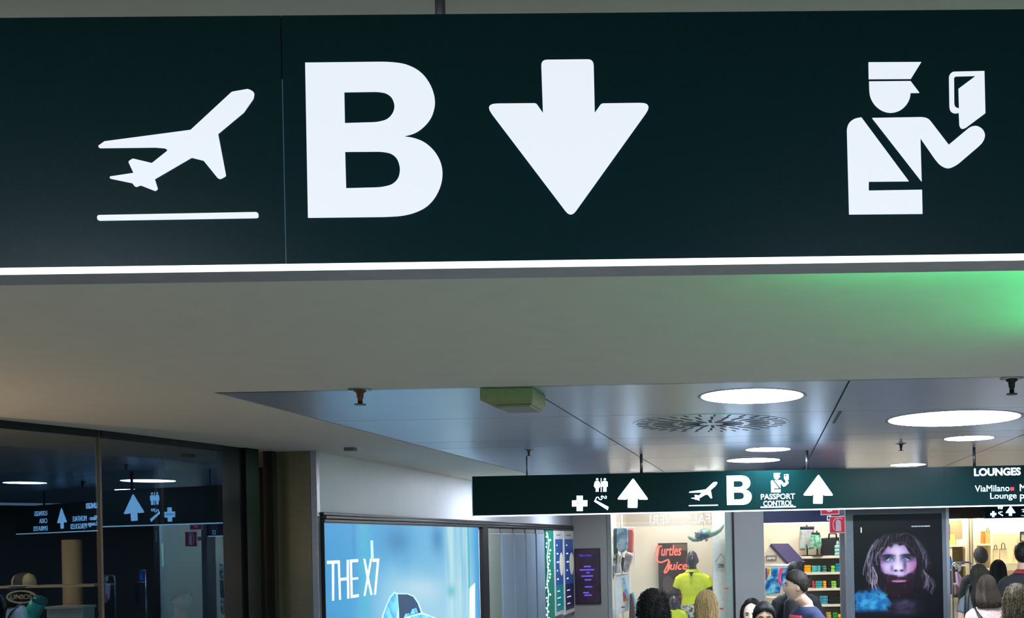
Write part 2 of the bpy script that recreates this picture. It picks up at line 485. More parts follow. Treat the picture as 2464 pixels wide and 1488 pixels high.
def ribbon(pts, wdt):
    L, R_ = [], []
    for i, p in enumerate(pts):
        a = Vector(pts[max(i - 1, 0)]); b = Vector(pts[min(i + 1, len(pts) - 1)]); t = (b - a).normalized(); n = Vector((-t.y, t.x)) * wdt / 2
        L.append(tuple(Vector(p) + n)); R_.append(tuple(Vector(p) - n))
    return L + R_[::-1]


def cigarette(x0, y0, sc, pl, mat, parent, th=.004):
    st = [(0, 14.5), (2.8, 10.5), (35, 27.5), (33, 35.5)]
    sm = ribbon([(1.5, 14), (6.5, 4), (10, 4), (13, 9.5), (17, 10), (20, 6.5), (17, 3), (18.5, 1), (23, 3), (26, 7), (29.5, 6.5), (29.5, 2.5), (27, 1)], 2.3)
    q = [[(x0 + x * sc, y0 + y * sc) for x, y in lp] for lp in (st, sm)]
    shape('cigarette_symbol', [q[0]], pl, mat, parent, th)
    return shape('smoke_symbol', [q[1]], pl, mat, parent, th)


def cross(cx, cy, h, pl, mat, parent, th=.004):
    a, b = h / 2, h / 2 * .4
    return shape('pharmacy_cross', [[(cx - b, cy - a), (cx + b, cy - a), (cx + b, cy - b), (cx + a, cy - b - .3), (cx + a, cy + b - .3), (cx + b, cy + b), (cx + b, cy + a), (cx - b, cy + a), (cx - b, cy + b), (cx - a, cy + b + .3), (cx - a, cy - b + .3), (cx - b, cy - b)]], pl, mat, parent, th)


restroom(1446.5, 1168, 33, S2, m_white, FP2[0])
cigarette(1429.5, 1193, 1.0, S2, m_white, FP2[0])
cross(1395, 1212, 37, S2, m_white, FP2[0])
m_ink = M('sign_ink', (20, 70, 110), 0.5)
text('chemist_lettering', 'CHEMIST', 1380, 1410.5, 1214.5, 5.6, S2, m_ink, FP2[0], .001, .0042)
text('passport_lettering', 'PASSPORT', 1831, 1913, 1202.5, 13.5, S2, m_white, FP2[1], .004, bold=.012)
text('control_lettering', 'CONTROL', 1837, 1908, 1218.5, 13, S2, m_white, FP2[1], .004, bold=.012)
shape('lettering_underline', [rnd([(1830, 1220), (1915, 1218.3), (1915, 1221.2), (1830, 1223)], 1.2)], S2, m_white, FP2[1], .004)
text('lounges_lettering', 'LOUNGES', 2344, 2456, 1145.5, 18.5, S2, m_white, FP2[2], .004, bold=.032)
text('lounge_name_lettering', 'ViaMilano', 2346, 2429, 1184, 16, S2, m_white, FP2[2], .004, bold=.0)
text('lounge_name_lettering', 'Lounge', 2383, 2446, 1201, 15, S2, m_white, FP2[2], .004, bold=.0)
shape('red_square', [rnd([(2431, 1173), (2440, 1172.8), (2440, 1181.3), (2431, 1181.5)], 1.5)], S2, M('lit_red', (235, 60, 80), .4, emit=.8), FP2[2], .004)
sM = S2.st(2454, 1180)[0]
text_st('lounge_name_lettering', 'MONTALE', sM, sM + .46, CAMZ + 96 / F * D2, CAMZ + 114 / F * D2, S2, m_white, FP2[2], .004, bold=.0)
text_st('lounge_name_lettering', 'PERGOLESI', sM, sM + .52, CAMZ + 71 / F * D2, CAMZ + 89 / F * D2, S2, m_white, FP2[2], .004, bold=.0)
shape('up_arrow', remap(ARROW, ARROW_BOX, (2600, 1131, 2669, 1201), True), S2, m_white, FP2[2], .004)
for q, (tx, wd) in enumerate((('LOUNGES', .45), ('CASA', .28), ('EMIRATES', .5))):
    text_st('lounge_name_lettering', tx, 4.05, 4.05 + wd, CAMZ + (122 - q * 26) / F * D2, CAMZ + (139 - q * 26) / F * D2, S2, m_white, FP2[2], .004, bold=.0)

# third, far sign
D3 = 28.3
S3 = front(D3)
zb3 = S3.st(2400, 1250)[1]
sign3 = empty('hanging_sign', (7.3, D3, zb3), 'small distant dark green sign peeking out under the long overhead sign', 'sign')
MB().pbox(S3, S3.st(2369, 1235)[0], 9.2, zb3 + .02, zb3 + .62, -.12, 0).build('face_panel', m_face, sign3)
MB().pbox(S3, S3.st(2369, 1235)[0], 9.2, zb3, zb3 + .025, -.12, .003).build('light_strip', m_strip, sign3)
MB().tube([(7.4, D3 + .05, zb3 + .6), (7.4, D3 + .05, CEIL)], .02, 8).build('hanging_rod', m_rod, sign3)
MB().tube([(9.0, D3 + .05, zb3 + .6), (9.0, D3 + .05, CEIL)], .02, 8).build('hanging_rod', m_rod, sign3)
cross(2390, 1238, 14, S3, m_white, sign3, .01)
cigarette(2401.5, 1231, .34, S3, m_white, sign3, .01)
restroom(2407, 1219.5, 13, S3, m_white, sign3, .01)
shape('up_arrow', remap(ARROW, ARROW_BOX, (2420, 1218, 2443, 1242), True), S3, m_white, sign3, .01)
shape('airplane_symbol', remap(PLANE_ICON, PL_BOX, (2457, 1218, 2482, 1239)), S3, m_white, sign3, .01)
shape('airplane_underline', remap(PLANE_BAR, PL_BOX, (2457, 1221, 2482, 1242)), S3, m_white, sign3, .01)

# ------------------------------------------------------------------ ceiling lights, sprinklers and fittings
m_rim = M('lamp_rim', (150, 152, 158), 0.4, 0.4)


def disc(cx, cy, wd, label, group='round ceiling lights'):
    c = PC(cx, cy); r = wd / 2 * c.y / F
    lamp(c.x, c.y, r, label, group)


def lamp(x, y, r, label, group='round ceiling lights'):
    t = empty('ceiling_light', (x, y, CEIL), label, 'ceiling light', group)
    MB().lathe((x, y, CEIL), [(r * 1.0, -.002), (r * 1.05, -.003), (r * 1.07, 0)], 48).build('rim', m_rim, t, True)
    MB().lathe((x, y, CEIL), [(r * .995, -.0035), (r * .995, -.0022)], 48).build('diffuser', m_disc, t)


disc(1810, 954, 246, 'round white ceiling light nearest the beige ceiling box')
disc(2295, 1008, 314, 'largest round white ceiling light at the right')
disc(2332, 1055, 118, 'small round ceiling light just beyond the largest one')
disc(1848, 1082, 107, 'small round ceiling light beyond the star shaped vent')
disc(1813, 1108, 128, 'round ceiling light just above the passport symbol')
disc(2185, 1119, 84, 'small round ceiling light touching the top of the long sign')
for i, (x, y, r) in enumerate([(3.4, 3.2, .45), (-2.6, -1.2, .45), (0.6, -2.2, .45), (3.6, -1.4, .45), (6.5, 2.5, .45), (6.5, 8, .45), (-3.6, -5, .45), (2.5, -6, .45), (6.5, 13, .4), (5.0, 17, .4), (6.8, 20, .4), (5.0, 24, .4), (-3.2, 14.6, .4), (-3.2, 19.5, .4)]):
    lamp(x, y, r, 'round white ceiling light hidden beyond the picture edge')


def sprinkler(cx, cy, label, k=1.0, col=(80, 60, 55)):
    c = PC(cx, cy); x, y = c.x, c.y
    t = empty('fire_sprinkler', c, label, 'sprinkler', 'ceiling sprinklers')
    mt = M('sprinkler_%d' % col[0], col, .4, .6)
    MB().lathe((x, y, CEIL), [(.055 * k, -.006), (.06 * k, 0)], 20).build('escutcheon', m_alu, t, True)
    MB().lathe((x, y, CEIL), [(.012 * k, -.075 * k), (.012 * k, -.05 * k), (.016 * k, -.045 * k), (.018 * k, -.02 * k), (.03 * k, -.012 * k), (.03 * k, -.004)], 14).build('body', mt, t, True)
    MB().lathe((x, y, CEIL), [(.028 * k, -.082 * k), (.028 * k, -.077 * k)], 14).build('deflector', mt, t)


sprinkler(866, 937, 'brown sprinkler head beside the blue reflection left of the beige box', 1.15, (96, 58, 44))
sprinkler(1272, 1082, 'tiny sprinkler head above the left end of the long sign', .8)
sprinkler(2434, 911, 'dark sprinkler head near the right edge of the ceiling', 1.2, (40, 40, 44))
sprinkler(2168, 1068, 'small dark sprinkler between the large light and the long sign', .9, (42, 42, 46))
c = PC(1218, 934)
bx = empty('ceiling_box', c, 'beige rectangular emergency fitting mounted on the metal ceiling', 'fitting')
m_beige = M('aged_beige_plastic', (136, 118, 98), .7)
hw = 64 / F * c.y
q = MB()
q.rings([[Vector((c.x - hw, c.y, CEIL)), Vector((c.x + hw, c.y, CEIL)), Vector((c.x + hw, c.y + .34, CEIL)), Vector((c.x - hw, c.y + .34, CEIL))],
         [Vector((c.x - hw, c.y, CEIL - .07)), Vector((c.x + hw, c.y, CEIL - .07)), Vector((c.x + hw, c.y + .34, CEIL - .07)), Vector((c.x - hw, c.y + .34, CEIL - .07))],
         [Vector((c.x - hw * .55, c.y + .03, CEIL - .1)), Vector((c.x + hw * .9, c.y + .03, CEIL - .1)), Vector((c.x + hw * .9, c.y + .31, CEIL - .1)), Vector((c.x - hw * .55, c.y + .31, CEIL - .1))]][::-1])
bev(q.build('body', m_beige, bx), .006)
MB().box(c.x - hw * .4, c.x + hw * .85, c.y + .02, c.y + .3, CEIL - .112, CEIL - .1).build('lens', M('fitting_lens', (120, 112, 92), .3), bx)
c = PC(1300, 955)
tag(MB().lathe(c, [(.008, -.02), (.014, -.012), (.016, 0)], 14).build('ceiling_sensor', m_rod, None, True), 'tiny round sensor stud just right of the beige box', 'sensor')
c = PC(838, 1077)
tag(bev(MB().box(c.x - .045, c.x + .045, c.y, c.y + .09, CEIL - .03, CEIL).build('ceiling_sensor', M('brown_plastic', (112, 92, 84), .5)), .004), 'small brown box sensor on the ceiling above the blue advertisement', 'sensor')
# star shaped air diffuser
c = PC(1712, 1020); R = 185 / F * c.y
dif = empty('air_diffuser', c, 'star shaped swirl air vent with dark radial slots in ceiling', 'air vent')
MB().lathe(c, [(R * 1.02, -.003), (R * 1.02, 0)], 48).build('plate', m_metalceil, dif)
m_slot = M('vent_slot', (14, 16, 20), .6)
for ring, (r0, r1, n, wd) in enumerate(((.16, .42, 16, .020), (.5, .76, 24, .015), (.82, .97, 32, .010))):
    for i in range(n):
        a = 2 * math.pi * (i + .25 * ring) / n; ca, sa = math.cos(a), math.sin(a); b = MB()
        pts = [(r0, -1), (r1, -1), (r1, 1), (r0, 1)]
        lo = [Vector((c.x + R * r * ca - wd * R * k * sa, c.y + R * r * sa + wd * R * k * ca, CEIL - .0055)) for r, k in pts]
        b.rings([lo, [p + Vector((0, 0, .003)) for p in lo]])
        b.build('slot', m_slot, dif)

# ------------------------------------------------------------------ dark glass shopfront on the left
m_dglass = Mglass('dark_shop_glass', (0.7, 0.72, 0.7), 0.11, 0.0, (0.34, 0.66, 1.0))
HIN = Vector((-5.14, 7.67, 0))


def pane(n, hinge, ang, l0, l1, label):
    pl = Plane(hinge, (math.sin(ang), math.cos(ang), 0))
    e = empty('window_%d' % n, pl.w((l0 + l1) / 2, 0), label, None, None, 'structure')
    MB().pbox(pl, l0, l1, .06, CEIL - .05, -.003, 0).build('glass_pane', m_dglass, e)
    MB().pbox(pl, l0, l1, CEIL - .05, CEIL, -.05, .02).build('top_rail', m_dark, e)
    MB().pbox(pl, l0, l1, 0, .06, -.05, .02).build('bottom_rail', m_dark, e)
    return pl


pane(1, HIN, math.radians(16.7), -1.55, -.01, 'dark reflective glass pane at the far left edge')
PR = pane(2, HIN, math.radians(9.9), .01, 1.33, 'dark reflective glass pane with mirrored sign symbols')
struct('trim_2', MB().box(HIN.x - .02, HIN.x + .012, HIN.y - .012, HIN.y + .012, 0, CEIL), M('bronze_mullion', (105, 90, 82), .35, .6), 'thin bronze mullion between the two dark panes')
# dark frame posts to the right of the panes
fr = MB()
m_frame = M('black_frame', (20, 19, 22), .28, .3)
fa = PR.w(1.33, 0); d0 = P(600, 1290, 9.35)
struct('door_1', MB().pbox(PR, 1.33, 1.60, 0, CEIL, -.05, .0).pbox(PR, 1.60, 1.78, 0, CEIL, -.08, .035), m_frame, 'black door frame post beside the dark glass')
struct('trim_3', MB().box(P(636, 1290, 9.62).x, P(659, 1290, 9.62).x, 9.62, 9.8, 0, CEIL), M('charcoal_post', (34, 34, 34), .35, .4), 'charcoal post between the black frame and bronze pillar')
pil = empty('pillar', P(706, 1290, 9.9) * 1.0, 'bronze clad pillar between dark glass and blue advertisement', 'pillar')
pil.location.z = 0; WLOC[pil.name] = Vector(pil.location)
bev(MB().box(P(659, 1290, 9.7).x, P(749, 1290, 9.7).x, 9.7, 9.95, 0, CEIL).build('cladding', M('bronze_cladding', (128, 116, 92), .3, .75, stretch=(1, 1, 8), scale=6), pil), .004)
bev(MB().box(P(749.5, 1290, 9.68).x, P(764.5, 1290, 9.68).x, 9.68, 9.745, 0, CEIL).build('steel_corner', M('steel_corner', (165, 165, 175), .3, .8), pil), .003)

# things inside the dark store
sl_ = MB().lathe((-7.0, 8.0, CEIL - .012), [(.14, -.01), (.14, 0)], 24)
inn = empty('store_fill_light', (-7.0, 8.0, CEIL), 'unseen round downlight added to light the dark glass store inside', 'light')  # downlight added out of sight so the things in the store show
sl_.build('diffuser', M('dim_lamp', (255, 230, 190), .5, emit=110, ecol=(255, 228, 190)), inn)
MB().lathe((-7.0, 8.0, CEIL - .012), [(.15, -.004), (.16, .012)], 24).build('rim', m_rim, inn)
q = MB(); x0, x1 = P(116, 1300, 9.4).x, P(158, 1300, 9.4).x
q.rings([[Vector(((x0 + x1) / 2 + (x1 - x0) / 2 * math.cos(a * math.pi / 12), 9.6 + (x1 - x0) / 2 * math.sin(a * math.pi / 12), z)) for a in range(24)] for z in (0, P(130, 1300, 9.4).z)])
tag(q.build('store_column', M('pale_column', (196, 182, 160), .6), None, True), 'pale round column standing behind the left dark pane', 'column')
ov = front(8.6)
ovn = empty('oval_shop_sign', ov.px(54, 1450), 'oval shop sign with pale lettering behind the left dark pane', 'sign')
m_pale = M('pale_print', (190, 186, 180), .5)
el = lambda a, b: [(54 + a * math.cos(i * math.pi / 20), 1437 + b * math.sin(i * math.pi / 20)) for i in range(40)]
shape('rim', [el(35, 16), el(31.5, 12.5)], ov, m_pale, ovn, .02)
text('lettering', 'UNIOS', 28, 80, 1443, 12, ov, m_pale, ovn, .012, .004)
shape('backing', [el(32, 13)], ov, m_dark, ovn, .01, -.01)
b = ov.px(54, 1453); MB().tube([(b.x, 8.62, b.z + .01), (b.x, 8.62, 0)], .012, 8).build('post', m_dark, ovn)
sh = empty('store_shelf', P(90, 1488, 9.0), 'long pale edged shelf crossing behind the dark left pane', 'shelf')
sh.location.z = 0; WLOC[sh.name] = Vector(sh.location)
zs = P(90, 1412, 9.0).z
MB().box(P(-30, 1412, 9).x, P(226, 1412, 9).x, 9.0, 9.3, zs - .012, zs + .006).build('shelf_board', m_pale, sh)
for xx in (-25, 220): MB().box(P(xx, 1412, 9).x - .015, P(xx, 1412, 9).x + .015, 9.1, 9.3, 0, zs).build('upright', m_dark, sh)
# striped cap on the shelf
b = P(58, 1411, 9.12); cp = empty('striped_cap', (b.x, b.y, zs + .006), 'pale striped cap lying on the shelf behind dark glass', 'cap')
r_ = 26 / F * 9.1
q = MB(); q.rings([[Vector((b.x + rr * r_ * math.cos(a * math.pi / 12), b.y + rr * r_ * .9 * math.sin(a * math.pi / 12), zs + .006 + zz)) for a in range(24)] for rr, zz in ((1, 0), (.98, .05), (.8, .09), (.4, .115), (.05, .12))])
q.build('crown', M('cap_stripes', (206, 204, 178), .7, c2=(60, 60, 58), kind='wave', scale=9, stretch=(.2, .2, 3)), cp, True)
q = MB(); q.rings([[Vector((b.x + .03 + rr * r_ * math.cos(a * math.pi / 12) * 1.1, b.y - r_ * .8 + rr * r_ * .7 * math.sin(a * math.pi / 12), zs + .006 + zz)) for a in range(24)] for rr, zz in ((1, 0), (.9, .008))])
q.build('brim', m_pale, cp)
# turquoise bottle on a counter
ct = empty('store_counter', (-5.9, 7.9, 0), 'pale store counter behind the dark left pane', 'counter')
zc = P(90, 1500, 8.2).z
MB().box(P(-40, 1490, 8.2).x, P(225, 1490, 8.2).x, 8.2, 8.5, zc - .05, zc).build('counter_top', m_pale, ct)
MB().box(P(-35, 1490, 8.2).x, P(220, 1490, 8.2).x, 8.22, 8.48, 0, zc - .05).build('counter_body', m_dark, ct)
tb = P(86, 1460, 8.35); bt = empty('turquoise_bottle', (tb.x, 8.35, zc), 'turquoise bottle leaning on the pale counter behind dark glass', 'bottle')
MB().tube([(tb.x - .06, 8.35, zc + .03), (tb.x - .02, 8.35, zc + .09), (tb.x + .03, 8.35, zc + .17)], [.055, .06, .06], 16).build('body', M('turquoise', (30, 190, 215), .4), bt, True)
MB().tube([(tb.x + .03, 8.35, zc + .165), (tb.x + .05, 8.35, zc + .2)], [.062, .05], 16).build('cap', M('turquoise_dark', (20, 120, 150), .4), bt, True)
pb = P(155, 1475, 8.35)
bd = empty('white_box', (pb.x, 8.36, zc), 'pale blue white box on the counter right of the turquoise bottle', 'box')
bev(MB().box(P(112, 1475, 8.3).x, P(199, 1475, 8.3).x, 8.3, 8.45, zc, P(150, 1460, 8.3).z - .02).build('carton', M('pale_blue_carton', (150, 176, 205), .6), bd), .005)
MB().box(P(110, 1475, 8.3).x, P(201, 1475, 8.3).x, 8.29, 8.46, P(150, 1460, 8.3).z - .02, P(150, 1460, 8.3).z).build('lid', M('pale_blue_lid', (172, 192, 214), .6), bd)
for (xa, ya, xb, yb, col, nm, lb, em) in ((391, 1308, 396, 1364, (120, 210, 150), 'light_tube', 'thin green light tube standing behind the dark right pane', .25), (376, 1277, 380, 1305, (70, 130, 150), 'light_tube', 'short bluish light tube behind the dark right pane', .1)):
    a = P(xa, ya, 9.9); bq = P(xb, yb, 9.9)
    t = empty(nm, (a.x, 9.9, bq.z), lb, 'light tube')
    MB().tube([(a.x, 9.9, bq.z), (a.x, 9.9, a.z)], .009, 8).build('tube', M(nm + str(xa), col, .4, emit=em), t, True)
    MB().box(a.x - .015, a.x + .015, 9.91, 9.93, 0, CEIL).build('mount', m_dark, t)

# ------------------------------------------------------------------ advertisement wall
def colour_grid(name, pl, s0, s1, t0, t1, ns, nt, fn, mat, parent, k):
    me = bpy.data.meshes.new(name); v = []; f = []; cs = []
    og = pl.w((s0 + s1) / 2, (t0 + t1) / 2, k)
    for j in range(nt + 1):
        for i in range(ns + 1):
            s = s0 + (s1 - s0) * i / ns; t = t0 + (t1 - t0) * j / nt
            v.append(tuple(pl.w(s, t, k) - og)); cs.extend((*lin([min(255, max(0, c)) for c in fn(s, t)]), 1.0))
    for j in range(nt):
        for i in range(ns):
            a = j * (ns + 1) + i; f.append((a, a + 1, a + ns + 2, a + ns + 1))
    me.from_pydata(v, [], f)
    at = me.color_attributes.new('Col', 'FLOAT_COLOR', 'POINT'); at.data.foreach_set('color', cs)
    return add(name, me, mat, parent, og)


def mixc(a, b, t):
    t = min(1, max(0, t)); return tuple(a[i] * (1 - t) + b[i] * t for i in range(3))


def sm(a, b, x):
    t = min(1, max(0, (x - a) / (b - a))); return t * t * (3 - 2 * t)


def gs(x, c, w_): return math.exp(-((x - c) / w_) ** 2)


apl = Plane((AX + .058, 0, 0), (0, 1, 0))
sA0 = 9.75; sA1 = apl.st(1151, 1300)[0]; tA1 = apl.st(768, 1259)[1]; tA0 = .45
Lw = sA1 - sA0


def ad_colour(s, t):
    u = (s - sA0) / Lw; v = (tA1 - t)
    X = 766 + 385 * (1 - (1 - u) * 1.0) if False else PX - (-AX - .058) * F / s
    y = (tA1 - t) / s * F
    n1 = noise.fractal(Vector((s * .9, t * 1.3, 3.0)), 1.0, 2.0, 5); n2 = noise.fractal(Vector((s * 4.0, t * .5, 9.0)), 1.0, 2.0, 4)
    c = mixc((52, 152, 214), (120, 190, 228), sm(790, 1090, X + y * .35 + 40 * n1))
    c = mixc(c, (176, 222, 242), .75 * sm(60, 200, y + n1 * 40) * sm(840, 960, X))
    c = mixc(c, (70, 130, 180), .7 * gs(X, 955, 32) * gs(y, 38, 34)); c = mixc(c, (66, 122, 176), .6 * gs(X, 1052, 14) * gs(y, 30, 34))
    c = mixc(c, (78, 190, 216), .6 * gs(X, 876, 16)); c = mixc(c, (40, 120, 190), .35 * gs(X, 852, 5) * (1 - sm(60, 100, y)))
    c = mixc(c, (196, 236, 240), .8 * sm(1062, 1085, X) * (1 - sm(1122, 1136, X)) * (.75 + n2))
    c = mixc(c, (40, 170, 190), .8 * gs(X, 1127, 2.0)); c = mixc(c, (60, 160, 225), .8 * sm(1134, 1148, X))
    c = mixc(c, (60, 176, 190), .6 * gs(X, 1083, 10) * gs(y, 205 - 50, 14))
    c = mixc(c, (225, 242, 248), .5 * gs(X, 1010, 60) * gs(y, 150, 30))
    c = mixc(c, (70, 150, 200), .7 * sm(195, 225, y - (X - 766) * .25) * (1 - sm(830, 900, X)))
    return c


ad = empty('advertising_lightbox', wall_ad.w((sA0 + sA1) / 2, tA0, .05), 'large backlit blue advertisement reading THE X7 with a car', 'advertisement')
MB().pbox(wall_ad, sA0, sA1 + .02, tA0 - .03, tA1 + .012, .006, .055).build('case', m_dark, ad)
colour_grid('poster', wall_ad, sA0, sA1, tA0, tA1, 230, 110, ad_colour, Mscreen('poster_light', .95), ad, .057)
m_adw = M('poster_white', (240, 250, 252), .4, emit=.9)
m_adb = M('poster_carblue', (120, 200, 226), .4, emit=.8, c2=(70, 160, 205), scale=8)
m_add = M('poster_glassdark', (44, 74, 110), .4, emit=.5)
m_adl = M('poster_pale', (190, 230, 240), .4, emit=.85)
zz = lambda pts: Z(pts, 600, 1050, 3.397)
THE = [[(634, 1020), (720, 1016), (720, 1042), (692, 1043), (692, 1345), (676, 1348), (674, 1045), (634, 1047)],
       [(722, 1016), (738, 1016), (742, 1160), (795, 1156), (795, 1012), (812, 1011), (816, 1328), (800, 1330), (797, 1178), (744, 1184), (748, 1338), (733, 1340)],
       [(820, 1010), (888, 1006), (888, 1030), (838, 1034), (840, 1158), (888, 1154), (888, 1172), (841, 1176), (844, 1300), (893, 1292), (893, 1316), (828, 1326)],
       [(932, 1004), (946, 1003), (968, 1110), (988, 1000), (1002, 1000), (976, 1155), (1006, 1298), (990, 1300), (968, 1195), (948, 1306), (934, 1308), (958, 1160)],
       [(1006, 1003), (1062, 1001), (1058, 1040), (1034, 1296), (1019, 1297), (1042, 1028), (1006, 1030)]]
for lp, nm in zip(THE, 'thex7'):
    shape('printed_letter', [zz(lp)], apl, m_adw, ad, .002)
shape('printed_car', [zz([(1075, 1600), (1085, 1470), (1110, 1400), (1150, 1312), (1185, 1272), (1215, 1284), (1290, 1286), (1345, 1306), (1385, 1360), (1412, 1440), (1480, 1470), (1540, 1490), (1600, 1600)])], apl, m_adl, ad, .001)
shape('printed_car_pillar', [zz([(1090, 1600), (1096, 1470), (1118, 1402), (1156, 1320), (1188, 1284), (1206, 1296), (1216, 1400), (1196, 1500), (1190, 1600)])], apl, m_adb, ad, .0016)
shape('printed_windscreen', [zz([(1212, 1294), (1290, 1294), (1338, 1314), (1374, 1366), (1402, 1444), (1330, 1462), (1262, 1484), (1226, 1520), (1222, 1420)])], apl, m_add, ad, .0016)
shape('printed_seat', [zz([(1310, 1462), (1330, 1415), (1362, 1405), (1378, 1445)])], apl, m_adb, ad, .0022)
shape('printed_seat', [zz([(1262, 1482), (1276, 1452), (1306, 1448), (1312, 1466)])], apl, m_adb, ad, .0022)
shape('printed_bonnet', [zz([(1235, 1530), (1330, 1474), (1410, 1458), (1470, 1476), (1530, 1496), (1570, 1600), (1235, 1600)])], apl, m_adb, ad, .0022)
shape('printed_lamp_post', [zz([(990, 855), (1010, 852), (1016, 998), (994, 1000)])], apl, m_adl, ad, .001)
shape('printed_building', [zz([(1798, 1245), (1844, 1200), (1844, 1600), (1798, 1600)])], apl, m_adl, ad, .001)
# dark rail above
zr = wall_ad.st(766, 1233)[1]
rl = empty('wall_rail', (AX, 16, zr), 'dark ridged metal rail running along the wall above the advertisement', 'rail')
m_rail = M('rail_metal', (74, 72, 74), .35, .7)
for k, (a, b_, dp) in enumerate(((0, .03, .05), (.034, .064, .075), (.068, .1, .06))):
    bev(MB().pbox(wall_ad, 9.76, 22.2, zr - b_, zr - a, 0, dp).build('rail_bar', m_rail, rl), .006)
# slatted blinds / locker panels
zt = wall_ad.st(1180, 1272)[1]
m_panel = M('blue_grey_panel', (140, 158, 176), .4, .2, var=.06, scale=10)
s0, s1 = wall_ad.st(1153, 1300)[0], wall_ad.st(1166, 1300)[0]
tag(MB().pbox(wall_ad, s0, s1, 0, zt + .02, .01, .06).build('black_post', m_black), 'black upright post right of the blue advertisement', 'post')
struct('trim_12', MB().pbox(wall_ad, wall_ad.st(1153, 1300)[0], wall_ad.st(1308, 1300)[0], 0, zt + .01, 0, .008), m_black, 'black backing behind the pale locker panels')
cabs = ['first grey green locker panel beside the black post', 'second pale blue locker panel along the left wall', 'third pale blue locker panel along the left wall', 'fourth pale blue locker panel along the left wall', 'last pale blue locker panel next to the green map board']
for i, (a, b_) in enumerate(((1168, 1197), (1200.5, 1227.5), (1231, 1257), (1260, 1282), (1285.5, 1304))):
    s0, s1 = wall_ad.st(a, 1300)[0], wall_ad.st(b_, 1300)[0]
    t = empty('locker_panel', wall_ad.w((s0 + s1) / 2, 0, .02), cabs[i], 'panel', 'locker panels on the left wall')
    bev(MB().pbox(wall_ad, s0, s1, .05, zt - .08, .009, .05).build('door', m_panel if i else M('grey_green_panel', (132, 140, 132), .4, .2), t), .006)
    MB().pbox(wall_ad, s0, s1, zt - .075, zt, .009, .035).build('header', M('panel_header', (120, 122, 120), .5), t)
    MB().pbox(wall_ad, s0, s1, .009, .045, .009, .03).build('plinth', m_dark, t)
# map board and two information boards
zbd = wall_ad.st(1340, 1278)[1]
m_mapg = M('map_green', (24, 120, 100), .4, emit=.3, var=.1)
m_mapw = M('map_white', (230, 245, 250), .4, emit=.7)
mp = empty('map_board', wall_ad.w(wall_ad.st(1318, 1300)[0], .3, .02), 'narrow lit green map board with white route marks', 'board')
s0, s1 = wall_ad.st(1309.6, 1300)[0], wall_ad.st(1327, 1300)[0]
MB().pbox(wall_ad, s0, s1, .3, zbd, .01, .04).build('panel', m_mapg, mp)
mpl = Plane((AX + .041, 0, 0), (0, 1, 0))
rs_ = random.Random(4)
for i in range(26):
    yy = 1282 + i * 8.2; xx = 1311 + rs_.random() * 11
    shape('map_mark', [rnd([(xx, yy), (xx + 2 + 3 * rs_.random(), yy - 1), (xx + 3 + 2 * rs_.random(), yy + 4), (xx + .5, yy + 5)], 1)], mpl, m_mapw if i not in (5, 17, 20) else M('map_pink', (255, 190, 215), .4, emit=.7), mp, .004)
shape('map_route', [ribbon([(1317, 1285), (1321, 1310), (1316, 1340), (1319, 1370), (1316, 1400), (1320, 1430), (1317, 1470), (1318, 1500)], 1.5)], mpl, m_mapw, mp, .003)
for i, (a, b_, lb) in enumerate(((1328, 1349, 'blue and green information board left of the plain blue one'), (1351, 1374.5, 'blue information board at the end of the left wall'))):
    s0, s1 = wall_ad.st(a, 1300)[0], wall_ad.st(b_, 1300)[0]; w_ = s1 - s0
    t = empty('information_board', wall_ad.w((s0 + s1) / 2, .5, .02), lb, 'board', 'information boards on the left wall')
    zlo = wall_ad.st((a + b_) / 2, 1482 - 4 * i)[1]
    bev(MB().pbox(wall_ad, s0, s1, zlo, zbd, 0, .05).build('frame', M('board_white', (205, 205, 205), .45, emit=.12), t), .008)
    H_ = zbd - zlo
    MB().pbox(wall_ad, s0 + .07, s1 - .07, zlo + H_ * .36, zbd - H_ * .1, .05, .054).build('blue_print', M('board_blue', (48, 84, 150), .4, emit=.25), t)
    MB().pbox(wall_ad, s0 + .07, s1 - .07, zlo + H_ * .05, zlo + H_ * .36, .05, .054).build('lower_print', M('board_teal', (10, 128, 130), .4, emit=.3) if i == 0 else M('board_navy', (44, 44, 84), .4, emit=.2), t)
    q = MB(); cs, czt = s0 + w_ * .72, zlo + H_ * .6
    q.rings([[wall_ad.w(cs + w_ * .2 * math.cos(k * math.pi / 10), czt + .24 * math.sin(k * math.pi / 10), kk) for k in range(20)] for kk in (.054, .06)])
    q.build('pale_disc', M('board_cream', (220, 215, 190), .5, emit=.3), t)
    for k in range(5):
        zq = zlo + H_ * (.82 - .1 * k)
        MB().pbox(wall_ad, s0 + w_ * .2, s0 + w_ * (.3 + .08 * (k % 3)), zq, zq + .03, .054, .056).build('print_line', m_mapw, t)
    for k in range(3):
        zq = zlo + H_ * (.28 - .08 * k)
        MB().pbox(wall_ad, s0 + w_ * .2, s0 + w_ * (.5 + .1 * (k % 2)), zq, zq + .02, .054, .056).build('print_line', m_mapw, t)
    MB().pbox(wall_ad, s0 + w_ * .25, s0 + w_ * .7, zbd - H_ * .06, zbd - H_ * .045, .05, .052).build('heading_line', m_signgrey, t)
